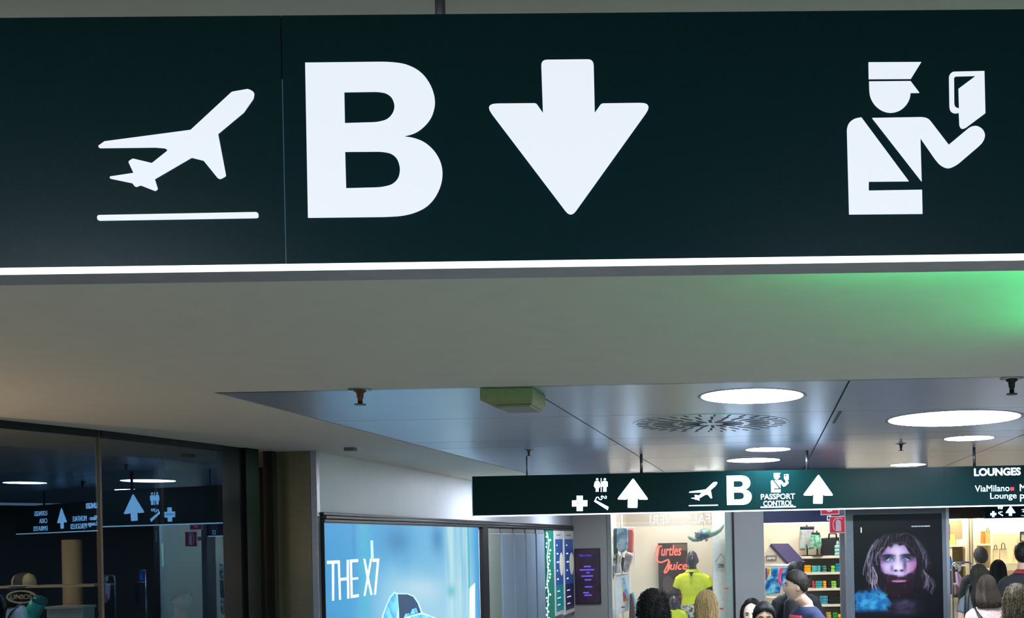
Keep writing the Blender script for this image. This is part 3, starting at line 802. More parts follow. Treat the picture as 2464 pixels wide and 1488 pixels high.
# grey column with dark purple screen, end of the left wall
DC = 22.25
gc = empty('grey_column', P(1425, 1300, DC), 'grey clad column carrying the dark purple screen', 'column')
gc.location.z = 0; WLOC[gc.name] = Vector(gc.location)
fc = front(DC)
bev(MB().box(P(1376, 1300, DC).x, P(1460, 1300, DC).x, DC, DC + .38, 0, CEIL).build('cladding', m_wallgrey, gc), .01)
MB().box(P(1460.5, 1300, DC).x, P(1475, 1300, DC).x, DC + .03, DC + .38, 0, CEIL).build('side_strip', M('grey_strip', (128, 128, 128), .5), gc)
sc_ = empty('wall_screen', fc.px(1415, 1453, .02), 'dark purple portrait screen with blue text on grey column', 'screen')
a = fc.st(1383, 1321); b_ = fc.st(1447, 1453)
bev(MB().pbox(fc, a[0], b_[0], b_[1], a[1], 0, .05).build('bezel', m_black, sc_), .006)
MB().pbox(fc, a[0] + .02, b_[0] - .02, b_[1] + .02, a[1] - .02, .05, .053).build('display', M('purple_display', (32, 20, 38), .25, emit=.5, c2=(44, 24, 40), scale=3), sc_)
m_pt = M('purple_text', (110, 84, 215), .4, emit=.6); m_bt = M('blue_text', (70, 80, 235), .4, emit=.75)
fk = front(DC - .053)
text('screen_lettering', 'Milano Now', 1394, 1424, 1340, 5.5, fk, m_bt, sc_, .004)
for (x0, x1, yy) in ((1405, 1422, 1364), (1395, 1430, 1372), (1411, 1419, 1379), (1399, 1427, 1387), (1407, 1423, 1396), (1407, 1425, 1413), (1403, 1417, 1427), (1406, 1424, 1433)):
    zq = fk.st((x0 + x1) / 2, yy)[1]
    MB().pbox(fk, fk.st(x0, yy)[0], fk.st(x1, yy)[0], zq - .016, zq + .016, 0, .004).build('text_line', m_pt, sc_)

# ------------------------------------------------------------------ shop block with two shops (facade at DF)
DF = 13.9
FF = front(DF)
X_ = lambda x, d=DF: P(x, 1300, d).x
struct('wall_shop', MB().box(X_(1461), X_(1470), DF + .031, 17.2, 0, CEIL).box(X_(1461), 2.2, 17.0, 17.2, 0, CEIL).box(2.05, 2.12, DF + .1, 17.0, 0, CEIL)
       .box(X_(1795), X_(1812), DF + .14, 17.0, 0, CEIL), m_cream, 'cream inner walls of the beachwear shops')
struct('wall_shop_column', MB().box(X_(1767), X_(1838), DF, DF + .14, 0, CEIL).box(X_(1757), X_(1761), DF, DF + .14, 0, CEIL), M('shop_column_grey', (142, 140, 140), .5, var=.06, scale=60), 'grey column between the shop window and the open shop')
struct('trim_4', MB().box(X_(1745), X_(1757), DF - .01, DF + .1, 0, CEIL), M('window_frame_green', (142, 158, 150), .4, .3), 'pale green metal window frame beside the OPEN plaque')
struct('trim_13', MB().box(X_(1461), X_(1470), DF, DF + .03, 0, CEIL), M('pale_grey_jamb', (150, 150, 148), .5), 'pale grey jamb at the left of the shop window')
struct('trim_5', MB().box(X_(1761), X_(1767), DF + .04, DF + .14, 0, CEIL), m_black, 'dark gap beside the shop column')
struct('ceiling_shop', MB().box(X_(1470), 2.05, DF + .15, 17.0, CEIL - .06, CEIL - .001), m_cream, 'cream ceiling inside the shops')
struct('floor_shop', MB().box(X_(1470), X_(1800), DF + .05, 15.4, 0.0005, .07), m_cream, 'low white plinth inside the shop window')
struct('wall_block_side', MB().box(2.125, 2.25, DF + .1, 32.3, 0, CEIL), M('dark_cladding', (60, 58, 57), .5), 'dark clad outer side wall of the shop block')
struct('wall_display_back', MB().box(X_(1470), X_(1795), 15.4, 15.46, 0, CEIL - .06), M('display_wall', (222, 216, 203), .7, var=.05, scale=3), 'beige back wall of the shop window display')
w3 = empty('window_3', (X_(1607), DF, 0), 'large clear shop window in front of the mannequins', None, None, 'structure')
MB().box(X_(1470) + .002, X_(1745) - .002, DF + .02, DF + .032, .02, CEIL - .002).build('glass_pane', Mglass('clear_glass', (.97, .985, .985), .03), w3)
for i, (x, y) in enumerate(((-1.75, 14.13), (-.85, 14.13), (-1.35, 14.95), (.35, 14.7), (1.2, 14.8), (.4, 16.2), (1.3, 16.2))):
    t = empty('shop_light', (x, y, CEIL - .06), 'square white light panel in the shop ceiling above the %s' % ('window mannequins' if i < 3 else 'shelves'), 'ceiling light', 'shop ceiling lights')
    MB().box(x - .18, x + .18, y - .16, y + .16, CEIL - .075, CEIL - .06).build('frame', m_rim, t)
    MB().box(x - .17, x + .17, y - .15, y + .15, CEIL - .08, CEIL - .075).build('diffuser', M('shop_diffuser', (255, 252, 244), .5, emit=44, ecol=(255, 248, 238)), t)


def hung(name, pts, d, mat, label, cat, thick=.06, top=None, group=None, box=None):
    """soft garment: outline (pixels) with bevelled thickness, hung from a thin hook line"""
    pl = front(d)
    t = shape(name, [rnd(pts, 2.0, 3)], pl, mat, None, thick, -thick / 2, min(.02, thick * .3))
    return tag(t, label, cat, group)


# made-up glass band; its mirrored lettering imitates a reflection in the window
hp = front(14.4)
hd = empty('reflection_banner', hp.px(1600, 1268), 'added glass banner whose mirrored FALCONERI lettering imitates a reflection in the window', 'banner')
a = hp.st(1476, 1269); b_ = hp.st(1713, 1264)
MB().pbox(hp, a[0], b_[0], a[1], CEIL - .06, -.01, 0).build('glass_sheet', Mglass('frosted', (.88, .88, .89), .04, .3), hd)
text('reflected_lettering', 'FALCONERI', 1564, 1709, 1264, 25, hp, M('pale_letters', (206, 210, 220), .5), hd, .01, .002, flip=True)
# hanging shirts at the left of the window
G = 'shirts hanging in the shop window'
m_teal = M('teal_cloth', (22, 92, 104), .8, c2=(14, 66, 84), scale=14)
m_bluep = M('blue_print_cloth', (86, 130, 166), .8, c2=(170, 190, 200), scale=9)
m_coral = M('coral_cloth', (214, 96, 84), .8, var=.15)
hung('hanging_shirt', [(1471, 1282), (1478, 1273), (1488, 1272), (1487, 1330), (1483, 1345), (1471, 1335)], 14.17, m_teal, 'dark teal shirt hanging at the left edge of the shop window', 'shirt', group=G)
hung('hanging_shirt', [(1485, 1273), (1494, 1270), (1510, 1271), (1512, 1300), (1510, 1322), (1500, 1330), (1490, 1328), (1484, 1318)], 14.11, m_bluep, 'blue and white printed shirt between teal and coral shirts', 'shirt', group=G)
hung('hanging_shirt', [(1511, 1274), (1523, 1273), (1525, 1284), (1523, 1331), (1509, 1329), (1510, 1300)], 14.18, m_coral, 'coral red shirt hanging right of the blue printed shirt', 'shirt', group=G)
m_wc = M('white_tee', (222, 214, 206), .8, var=.1)
m_navy = M('navy_cloth', (28, 32, 62), .8)
hung('hanging_shirt', [(1470, 1336), (1486, 1334), (1485, 1368), (1480, 1384), (1470, 1380)], 14.10, M('dark_print', (26, 30, 52), .8, c2=(190, 205, 205), scale=11), 'dark patterned shirt half hidden at the window edge', 'shirt', group=G)
hung('hanging_shirt', [(1486, 1328), (1494, 1337), (1496, 1336), (1494, 1360), (1497, 1378), (1481, 1381), (1485, 1355)], 14.06, m_wc, 'white vest hanging below the blue printed shirt', 'shirt', group=G)
hung('hanging_shirt', [(1504, 1334), (1510, 1328), (1524, 1337), (1522, 1352), (1516, 1362), (1513, 1378), (1500, 1378), (1503, 1356)], 14.06, M('white_tee_print', (226, 220, 214), .8, c2=(150, 130, 140), scale=7), 'white printed tee below the coral red shirt', 'shirt', group=G)
hung('hanging_shorts', [(1493, 1342), (1503, 1342), (1500, 1374), (1497, 1378), (1495, 1370)], 14.13, m_navy, 'navy shorts hanging between two white shirts', 'shorts')
hung('hanging_shirt', [(1471, 1362), (1479, 1360), (1480, 1384), (1474, 1398), (1471, 1398)], 14.0, M('peach_cloth', (226, 150, 120), .8, c2=(60, 120, 150), scale=8), 'peach and blue garment at the lower window edge', 'shirt', group=G)
rk = empty('hanging_rail', (X_(1500, 14.2), 14.22, 0), 'white garment rail holding the shirts in the window', 'rail')
zr_ = P(1500, 1271, 14.2).z
for xx in (1473, 1496, 1526):
    xw = X_(xx, 14.22); MB().tube([(xw, 14.22, .07), (xw, 14.22, CEIL - .06)] if xx == 1496 else [(xw, 14.22, zr_ - .55), (xw, 14.22, zr_)], .018 if xx == 1496 else .008, 8).build('upright', m_white if False else M('white_tube', (235, 235, 238), .4), rk)
MB().tube([(X_(1473, 14.22), 14.22, zr_), (X_(1526, 14.22), 14.22, zr_)], .01, 8).build('cross_bar', M('white_tube'), rk)
# white board and surfboards
wb = front(14.16)
t = shape('surf_poster', [[(1481, 1384), (1516, 1379), (1517, 1430), (1512, 1470), (1482, 1480)]], wb, M('poster_board', (236, 238, 246), .6), None, .03)
tag(t, 'white poster board leaning in the lower left of the window', 'poster')
wbk = front(14.158 - .03)
shape('rainbow_print', [[(1497, 1392), (1503, 1390), (1514, 1440), (1512, 1446), (1503, 1428)]], wbk, M('print_blue', (70, 150, 210), .6, c2=(170, 220, 235), scale=6), t, .002)
shape('rainbow_print', [[(1497, 1400), (1503, 1428), (1512, 1446), (1500, 1449)]], wbk, M('print_red', (200, 50, 40), .6, c2=(235, 210, 70), scale=5), t, .002)


def surfboard(cx, y0, y1, wpx, d, col, label):
    h = y1 - y0; n = 9; L = []; Rr = []
    for i in range(n + 1):
        u = i / n; wq = wpx / 2 * math.sin(math.pi * (.08 + .8 * u)) ** .7
        L.append((cx - wq + h * .03 * u, y0 + h * u)); Rr.append((cx + wq + h * .03 * u, y0 + h * u))
    t = shape('surfboard', [L + Rr[::-1]], front(d), col, None, .05, 0, .015)
    return tag(t, label, 'surfboard', 'surfboards in the shop window')


zf = lambda x, d: PY + (PX - x) * TH + (CAMZ - .07) * F / d
surfboard(1520, 1429, zf(1520, 14.04), 17, 14.04, M('maroon_board', (84, 40, 56), .35), 'maroon surfboard standing beside the curly haired person')
surfboard(1524, 1425, zf(1524, 14.11), 22, 14.11, M('aqua_board', (150, 200, 198), .35), 'pale aqua surfboard just behind the maroon surfboard')
surfboard(1477, 1464, zf(1477, 14.03), 12, 14.03, M('grey_board', (170, 190, 190), .35), 'pale grey surfboard tip at the lower left window corner')
# dark door panel with red script
dk = empty('dark_door_panel', (X_(1617, 15.2), 15.2, .07), 'dark wooden door prop behind the red script lettering', 'door prop')
dp = front(15.25)
a = dp.st(1583, 1308); b_ = dp.st(1653, 1308)
m_dwood = M('dark_wood', (52, 44, 40), .6, c2=(38, 32, 30), stretch=(6, 6, 1), scale=4)
MB().pbox(dp, a[0], b_[0], .07, a[1], -.06, 0).build('panel', m_dwood, dk)
q = MB(); c0 = dp.st(1608, 1406)
q.rings([[dp.w(c0[0] + .085 * math.cos(k * math.pi / 10), c0[1] + .13 * math.sin(k * math.pi / 10), kk) for k in range(20)] for kk in (0, .012)])
q.build('oval_inset', M('dark_inset', (84, 72, 68), .5), dk)
MB().pbox(dp, a[0] + .22, b_[0], a[1] - .12, a[1] - .02, 0, .01).build('top_plank', M('olive_plank', (96, 86, 62), .6), dk)
m_neon = M('coral_neon', (255, 104, 88), .4, emit=1.0)
tp = front(15.15)
nz = empty('script_sign', tp.px(1620, 1380), 'coral red handwritten script sign hanging on the dark door prop', 'sign')
text('script_lettering', 'Turtles', 1580, 1640, 1338, 26, tp, m_neon, nz, .02, 0, bold=.012, shear=.25)
text('script_lettering', 'Juice', 1601, 1654, 1372, 21, tp, m_neon, nz, .02, 0, bold=.012, shear=.25)
sw = [(1581, 1318), (1577, 1335), (1579, 1349), (1587, 1356), (1600, 1352), (1607, 1346), (1612, 1350), (1603, 1368), (1597, 1378), (1601, 1381), (1608, 1374), (1614, 1360)]
sw = [q_ for k in range(len(sw) - 1) for q_ in [tuple(Vector(sw[k]).lerp(Vector(sw[k + 1]), t_)) for t_ in (0, .33, .66)]] + [sw[-1]]
for _ in range(4): sw = [sw[0]] + [tuple((Vector(sw[k - 1]) + 2 * Vector(sw[k]) + Vector(sw[k + 1])) / 4) for k in range(1, len(sw) - 1)] + [sw[-1]]
MB().tube([tp.px(*p_, .012) for p_ in sw], .011, 8).build('script_flourish', m_neon, nz, True)
for xx in (1586, 1650):
    p0 = tp.px(xx, 1312); MB().tube([p0, (p0.x, 15.248, p0.z)], .006, 6).build('bracket', m_black, nz)
# sea turtle hanging in the window
tt = empty('sea_turtle', P(1694, 1306, 14.3), 'green sea turtle figure hanging in the shop window', 'turtle figure')
m_ts = M('turtle_skin', (138, 172, 158), .5, c2=(112, 150, 140), scale=16); m_tsh = M('turtle_shell', (104, 146, 126), .45, c2=(40, 62, 110), scale=13)
tc_ = P(1694, 1286, 14.3); K = 14.3 / F
q = MB()
rs = []
for j in range(11):
    u = -1 + 2 * j / 10; rr = math.sqrt(max(0.02, 1 - u * u))
    rs.append([tc_ + Vector((K * (-2 + 20 * u), .12 * rr * math.cos(a * math.pi / 8), K * (-1 + 4 * u + (14 if math.sin(a * math.pi / 8) > 0 else 13) * rr * math.sin(a * math.pi / 8)))) for a in range(16)])
q.rings(rs).build('shell', m_tsh, tt, True)


def flipper(pts, ws, name):
    b = MB(); p3 = [P(x, y, 14.3) for x, y in pts]
    b.tube(p3, [w_ * K * .85 for w_ in ws], 10, 1.0)
    return b.build(name, m_ts, tt, True)


flipper([(1700, 1290), (1712, 1285), (1722, 1281), (1732, 1275), (1739, 1267), (1742, 1262)], [9, 9.5, 9, 7.5, 4.5, 1.2], 'flipper')
flipper([(1688, 1293), (1678, 1298), (1668, 1298), (1660, 1294), (1655, 1289)], [8, 8.5, 8, 5.5, 1.2], 'flipper')
flipper([(1690, 1297), (1687, 1301), (1684, 1303)], [4, 3.5, 2], 'flipper')
flipper([(1701, 1297), (1700, 1301), (1697, 1303)], [4, 3.5, 2], 'flipper')
b = MB(); b.ell(P(1676, 1283, 14.16), (5 * K, 8 * K, 4.5 * K), 14, 10); b.build('head', m_ts, tt, True)
MB().tube([tc_ + Vector((0, 0, .05)), (tc_.x, tc_.y, CEIL - .06)], .002, 5).build('hanging_wire', m_rod, tt)
# pilaster with the OPEN plaque
struct('trim_6', MB().box(X_(1714, 14.4), X_(1750, 14.4), 14.4, 14.6, .07, CEIL - .06), M('white_pilaster', (244, 246, 244), .6), 'white pilaster carrying the OPEN plaque in the window')
op = front(14.395)
pq = empty('open_plaque', op.px(1736, 1373), 'white OPEN plaque hanging from a string on the pilaster', 'plaque')
shape('board', [rnd([(1721, 1352), (1750, 1350), (1751, 1373), (1722, 1374)], 2)], op, M('plaque_board', (222, 226, 222), .5), pq, .01)
text('lettering', 'OPEN', 1728, 1742, 1367, 10, front(14.384), M('plaque_ink', (60, 62, 64), .6), pq, .002, bold=.02)
for a, b_ in (((1721.5, 1353), (1735, 1333)), ((1735, 1333), (1749, 1352))):
    MB().tube([op.px(*a, .006), op.px(*b_, .006)], .004, 6).build('string', m_rod, pq)
# little red fish stuck to the window glass
for i, (x, y, lb) in enumerate(((1748, 1417, 'red fish sticker on the green window frame'), (1736, 1465.5, 'red fish sticker low on the window beside blonde hair'), (1637, 1436, 'red fish sticker in front of the yellow polo mannequin'), (1499, 1462, 'red fish sticker on the white poster board'))):
    s_ = shape('fish_sticker', [[(x - 5, y), (x - 2, y - 2.4), (x + 2, y - 1.6), (x + 5, y - 2.4), (x + 4.4, y), (x + 5, y + 2), (x + 2, y + 1.5), (x - 2, y + 2)]], front(DF + .018 if i else DF - .011), M('sticker_red', (214, 64, 54), .5), None, .002)
    tag(s_, lb, 'sticker', 'red fish stickers on the window')

# ------------------------------------------------------------------ open beachwear shop
struct('trim_7', MB().box(X_(1838), X_(2030), DF + .02, DF + .1, P(1930, 1257.5, DF).z, CEIL), M('navy_header', (28, 38, 82), .5), 'navy header band over the open beachwear shop')
struct('trim_8', MB().box(X_(2021), X_(2040), DF, DF + .16, 0, CEIL), M('shop_steel', (120, 122, 130), .35, .5, stretch=(10, 10, 1)), 'brushed steel jamb beside the red extinguisher signs')
struct('trim_9', MB().box(X_(1838), X_(2021), DF + .03, DF + .06, P(1930, 1259.5, DF).z, P(1930, 1257.5, DF).z), m_strip, 'thin lit edge under the navy header')
DS = 16.55
sf = front(DS)
m_shelf = M('white_shelf', (232, 226, 214), .55)
struct('wall_shelf_back', MB().box(X_(1905, DS), 2.04, DS + .36, DS + .4, 0, P(1960, 1345, DS).z), M('grey_shelf_back', (118, 116, 116), .7), 'grey back panel behind the folded clothes shelves')
shelf = empty('wall_shelving', (X_(1965, DS), DS, 0), 'white wall shelving with folded beachwear', 'shelving')
lev = [1343.5, 1382.5, 1421, 1460]
zs_ = []
for i, yl in enumerate(lev):
    zt_ = P(1965, yl - 4.5, DS).z; zs_.append(zt_)
    bev(MB().box(X_(1907 if i == 0 else 1925, DS), X_(2024, DS), DS, DS + .34, P(1965, yl + 1.5, DS).z, zt_).build('shelf_board', m_shelf, shelf), .004)
for xx in (1928, 2023.5): MB().box(X_(xx, DS) - .012, X_(xx, DS) + .012, DS + .3, DS + .36, 0, zs_[0]).build('upright', m_signgrey, shelf)
ZL = P(1965, 1499, DS).z
zs_.append(ZL); bev(MB().box(X_(1925, DS), X_(2024, DS), DS, DS + .34, ZL - .035, ZL).build('shelf_board', m_shelf, shelf), .004)


def folded(x0, x1, ytop, lvl, col, label, c2=None):
    d = DS + .02; a, b_ = X_(x0, d), X_(x1, d); z0 = zs_[lvl]; h = P((x0 + x1) / 2, ytop, d).z - z0
    mt = M('fold_%d_%d_%d' % col, col, .85, c2=c2, scale=14)
    t = empty('folded_garment', ((a + b_) / 2, d + .13, z0), label, 'folded clothes', 'folded clothes on the white shelves')
    n = max(2, int(h / .035))
    for k in range(n):
        j = random.uniform(-.004, .004)
        bev(MB().box(a + .004 + j, b_ - .004 + j, d + abs(j), d + .26, z0 + h * k / n + .0005, z0 + h * (k + 1) / n - .002).build('fold', mt, t), .007, 2)


for a in ((1934, 1951, 1361, 1, (246, 176, 24), 'orange yellow folded garment on the upper shelf', None), (1951.5, 1974, 1362, 1, (40, 140, 160), 'wide teal folded garment on the upper shelf', (90, 190, 190)), (1974.5, 1989, 1362, 1, (92, 150, 140), 'grey green patterned folded garment on the upper shelf', (50, 90, 90)), (1989.5, 1997, 1362, 1, (24, 34, 50), 'narrow black folded garment on the upper shelf', None), (1997.5, 2008, 1362, 1, (126, 205, 78), 'lime green folded garment on the upper shelf', None), (2008.5, 2023, 1357, 1, (24, 130, 178), 'tall blue folded towels on the upper shelf', None),
          (1952, 1958.5, 1399, 2, (220, 60, 60), 'narrow red folded garment on the middle shelf', None), (1959, 1978, 1399, 2, (60, 160, 160), 'teal folded garment on the middle shelf', None), (1978.5, 1987.5, 1399, 2, (244, 168, 60), 'orange folded garment on the middle shelf', None), (1988, 1997, 1400, 2, (36, 30, 30), 'dark brown folded garment on the middle shelf', None), (1997.5, 2011, 1399, 2, (136, 196, 90), 'lime green folded garment on the middle shelf', None), (2011.5, 2023, 1397, 2, (22, 30, 28), 'black folded garment at the end of the middle shelf', None),
          (1969, 1990, 1435, 3, (70, 170, 140), 'teal green folded garment on the lower shelf', (60, 130, 180)), (1990.5, 2022, 1437, 3, (20, 28, 28), 'wide black folded garment on the lower shelf', None),
          (1985, 1997, 1474, 4, (200, 170, 90), 'tan folded garment on the lowest shelf', None), (1999, 2012, 1475, 4, (50, 150, 60), 'green folded garment on the lowest shelf', None), (2012.5, 2023, 1480, 4, (245, 205, 30), 'bright yellow folded garment on the lowest shelf', None)):
    folded(*a)
# shorts on stands, tote bag, towels on the top shelf
dm = DS + .22
def shorts(pts_leg, band, stand_x, label, mt):
    pl = front(dm)
    zt = zs_[0]
    t = empty('shorts_display', (X_(stand_x, dm), dm, zt), label, 'shorts', 'shorts on display stands')
    shape('shorts', [rnd(pts_leg, 2.5, 3)], pl, mt, t, .14, -.07, .03)
    shape('waistband', [rnd(band, 1, 2)], pl, M('band_navy', (36, 42, 72), .7), t, .15, -.075, .02)
    xs = X_(stand_x, dm); zb_ = pl.st(stand_x, band[0][1] - 4)[1]
    MB().tube([(xs, dm, zt), (xs, dm, zb_)], .012, 8).build('stand', m_black, t)
    MB().lathe((xs, dm, zt), [(.1, 0), (.1, .012), (.03, .02)], 18).build('stand_base', m_black, t)
shorts([(1924, 1274), (1959, 1274), (1961, 1298), (1960, 1320), (1944, 1324), (1941, 1310), (1938, 1325), (1923, 1325), (1922, 1300)], [(1925.5, 1268), (1958.5, 1267.5), (1959, 1275), (1925, 1275.5)], 1942, 'aqua patterned swim shorts with navy waistband on a stand', M('aqua_floral', (130, 206, 190), .8, c2=(190, 150, 170), scale=13))
dm = DS + .04
shorts([(1951, 1286), (1974, 1286), (1977, 1310), (1975, 1320), (1964, 1321), (1962, 1310), (1959, 1321), (1949, 1319), (1948, 1305)], [(1953, 1282), (1972, 1282), (1973, 1287), (1952, 1287)], 1966, 'small mint patterned swim shorts on a black stand', M('mint_floral', (150, 214, 176), .8, c2=(90, 150, 140), scale=15))
bg = empty('black_tote_bag', (X_(1996, DS), DS + .2, zs_[0]), 'black tote bag with two handles on the top shelf', 'bag')
pl = front(DS + .28)
yb_ = 1339
shape('body', [rnd([(1976, 1296), (2019, 1293), (2018, yb_), (1974, yb_ + 1)], 3, 3)], pl, M('black_canvas', (16, 24, 30), .7), bg, .1, -.05, .02)
for off in (.045, -.03):
    MB().tube([pl.px(1994, 1298, off), pl.px(1995, 1286, off), pl.px(2000, 1284.5, off), pl.px(2008, 1284.5, off), pl.px(2012, 1286, off), pl.px(2013, 1298, off)], .012, 8).build('handle', m_black, bg, True)
tw = empty('towel_stack', (X_(2014, DS), DS + .08, zs_[0]), 'pale aqua rolled towels stacked beside the black tote', 'towels')
for k in range(3):
    zc_ = zs_[0] + .03 + k * .058; bev(MB().box(X_(2008.5, DS), X_(2020.5, DS), DS + .02, DS + .12, zc_ - .028, zc_ + .028).build('towel', M('aqua_towel', (150, 205, 200), .9), tw), .02, 3)
MB().tube([(X_(2016, DS), DS + .07, zs_[0] + .175), (X_(2016, DS), DS + .07, zs_[0] + .245)], [.03, .012], 12).build('rolled_end', M('aqua_towel'), tw, True)
# toy house display
hs = empty('house_display', (X_(1870, 16.2), 16.2, 0), 'white toy house display with a navy pitched roof', 'display house')
hp_ = front(16.2); Kh = 16.2 / F
g0 = hp_.px(1826, 1356); ga = hp_.px(1853, 1310); g1 = hp_.px(1893, 1354)
q = MB(); q.rings([[Vector((g0.x, 16.2, g0.z)), Vector((g1.x, 16.2, g0.z)), Vector((ga.x, 16.2, ga.z))], [Vector((g0.x + .3, 16.5, g0.z)), Vector((g1.x + .3, 16.5, g0.z)), Vector((ga.x + .3, 16.5, ga.z))]][::-1])
q.build('gable_body', M('house_white', (222, 216, 204), .7), hs)
ra = [hp_.px(1855, 1309), hp_.px(1898, 1309), hp_.px(1937, 1352), hp_.px(1896, 1354)]
q = MB(); lo = [Vector((p_.x, y_, p_.z)) for p_, y_ in zip(ra, (16.17, 16.5, 16.5, 16.17))]
q.rings([lo, [p_ + Vector((-.02, 0, -.035)) for p_ in lo]]); q.build('roof', M('roof_navy', (56, 52, 96), .7), hs)
MB().box(hp_.px(1850, 1302).x, hp_.px(1854, 1302).x, 16.3, 16.36, ga.z - .02, hp_.px(1850, 1300).z).build('chimney', M('house_white'), hs)
MB().box(g0.x, g1.x + .1, 16.2, 16.5, g0.z - .04, g0.z).build('ledge', m_shelf, hs)
for xx in (g0.x + .05, g1.x): MB().box(xx, xx + .04, 16.3, 16.34, 0, g0.z - .04).build('leg', m_shelf, hs)
pf = empty('framed_picture', front(16.18).px(1856, 1350), 'small framed picture on the white toy house', 'picture')
f1 = front(16.195); shape('frame', [[(1843, 1337.5), (1869, 1337), (1869, 1350), (1843, 1350.5)], [(1845.5, 1339.5), (1866.5, 1339), (1866.5, 1348), (1845.5, 1348.5)]], f1, M('grey_frame', (130, 126, 124), .5), pf, .03)
shape('print', [[(1845, 1339), (1867, 1338.5), (1867, 1348.5), (1845, 1349)]], f1, M('picture_paper', (232, 234, 240), .6), pf, .01)
shape('skyline', [[(1846, 1348.5), (1849, 1346.5), (1853, 1348), (1857, 1346), (1862, 1347.6), (1866, 1346.3), (1866.5, 1348.5)]], front(16.184), m_navy, pf, .002)
# clothes rail with bright garments
cr = empty('clothes_rack', (X_(1866, 15.3), 15.3, 0), 'white clothes rack full of blue and pink garments', 'clothes rack')
zq = P(1866, 1362, 15.3).z
MB().tube([(X_(1840, 15.3), 15.3, zq), (X_(1905, 15.3), 15.3, zq)], .022, 10).build('rail', M('white_tube'), cr, True)
for xx in (1842, 1903): MB().tube([(X_(xx, 15.3), 15.3, 0), (X_(xx, 15.3), 15.3, zq)], .016, 8).build('post', M('white_tube'), cr, True)
MB().box(X_(1840, 15.3), X_(1905, 15.3), 15.2, 15.5, P(1866, 1438, 15.3).z - .02, P(1866, 1438, 15.3).z).build('lower_shelf', m_shelf, cr)
m_bfl = M('blue_floral', (14, 84, 176), .8, c2=(120, 215, 240), scale=10); m_bfl2 = M('aqua_floral2', (50, 180, 214), .8, c2=(16, 80, 160), scale=12)
m_pink = M('pink_cloth', (206, 84, 150), .8, var=.2)
GG = 'garments on the white clothes rack'
for i, (pts, d, mt, lb) in enumerate((
        ([(1841, 1368), (1846, 1366), (1846, 1400), (1842, 1404)], 15.1, M('purple_cloth', (128, 92, 150), .8), 'narrow purple garment at the left end of the clothes rack'),
        ([(1846, 1370), (1852, 1366), (1853, 1372), (1847, 1392), (1845, 1390)], 15.15, M('yellow_cloth', (236, 186, 50), .8), 'narrow yellow garment on the clothes rack'),
        ([(1855, 1367), (1873, 1366), (1872, 1385), (1867, 1396), (1856, 1388)], 15.1, m_bfl2, 'aqua floral top on the clothes rack'),
        ([(1842, 1398), (1856, 1384), (1866, 1396), (1877, 1388), (1880, 1410), (1876, 1428), (1858, 1430), (1844, 1434), (1841, 1420)], 15.05, m_bfl, 'bright blue floral shirt at the front of the rack'),
        ([(1876, 1368), (1884, 1365), (1884, 1374), (1877, 1392), (1882, 1404), (1880, 1414), (1870, 1396)], 15.0, m_pink, 'pink scarf draped between the blue floral garments'),
        ([(1884, 1366), (1898, 1367), (1902, 1420), (1885, 1424), (1879, 1392)], 15.1, M('blue_floral_dark', (18, 74, 150), .8, c2=(130, 205, 236), scale=9), 'dark blue floral dress behind the man in navy'))):
    hung('rack_garment', pts, d, mt, lb, 'garment', .05, group=GG)
# strip of hanging white tags near the steel jamb
hung('hanging_bag', [(2023, 1333), (2029, 1330), (2031, 1356), (2028, 1372), (2023, 1374)], 14.2, M('pale_bag', (205, 208, 216), .6, c2=(90, 110, 120), scale=12), 'pale patterned bag hanging high beside the steel jamb', 'bag', .05, group='bags hanging beside the steel jamb')
hung('hanging_bag', [(2023, 1376), (2030, 1374), (2031, 1412), (2028, 1424), (2022, 1424)], 14.2, M('teal_bag', (70, 110, 120), .6, c2=(40, 70, 84), scale=12), 'teal grey bag hanging beside the steel jamb', 'bag', .05, group='bags hanging beside the steel jamb')
hung('hanging_bag', [(2023, 1426), (2030, 1424), (2032, 1452), (2027, 1470), (2022, 1462)], 14.2, M('white_bag', (210, 212, 220), .6, c2=(120, 124, 134), scale=14), 'white bag hanging low beside the steel jamb', 'bag', .05, group='bags hanging beside the steel jamb')

# ------------------------------------------------------------------ fire extinguisher signs
m_red = M('sign_red', (206, 34, 56), .5, emit=.08); m_sw = M('sign_white', (226, 206, 212), .5)
e1 = front(13.6)
es = empty('fire_sign', e1.px(2016, 1284), 'red square fire extinguisher sign with white border', 'sign', 'red fire safety signs')
shape('border', [[(1995, 1243), (2038, 1242), (2038.5, 1283), (1995.5, 1284.5)]], e1, m_sw, es, .012)
e2 = front(13.588)
shape('red_field', [[(1997, 1245), (2036, 1244), (2036.5, 1281), (1997.5, 1282.5)]], e2, m_red, es, .003)
e3 = front(13.585)
shape('extinguisher_symbol', [rnd([(2011, 1256), (2013, 1252), (2020, 1252), (2023.5, 1256), (2024.5, 1279), (2011, 1279.5)], 1.5)], e3, M('symbol_grey', (190, 176, 186), .5), es, .003)
shape('extinguisher_hose', [ribbon([(2016, 1251), (2016, 1247.5), (2010, 1249), (2005.5, 1255), (2004.5, 1264), (2006, 1272), (2008.5, 1277)], 1.6)], e3, m_sw, es, .003)
shape('extinguisher_handle', [ribbon([(2014, 1249), (2022, 1247), (2026, 1250)], 1.5)], e3, m_sw, es, .003)
b = e1.px(2032, 1262); MB().box(b.x - .02, b.x + .02, 13.612, DF, b.z - .03, b.z + .03).build('bracket', m_rod, es)
es2 = empty('fire_sign', e1.px(1997, 1240), 'upper red fire sign mostly hidden behind the long overhead sign', 'sign', 'red fire safety signs')
shape('border', [[(1974, 1199), (2019, 1198), (2019.5, 1239), (1974.5, 1240.5)]], e1, m_sw, es2, .012)
shape('red_field', [[(1976, 1201), (2017, 1200), (2017.5, 1236.5), (1976.5, 1238)]], e2, m_red, es2, .003)
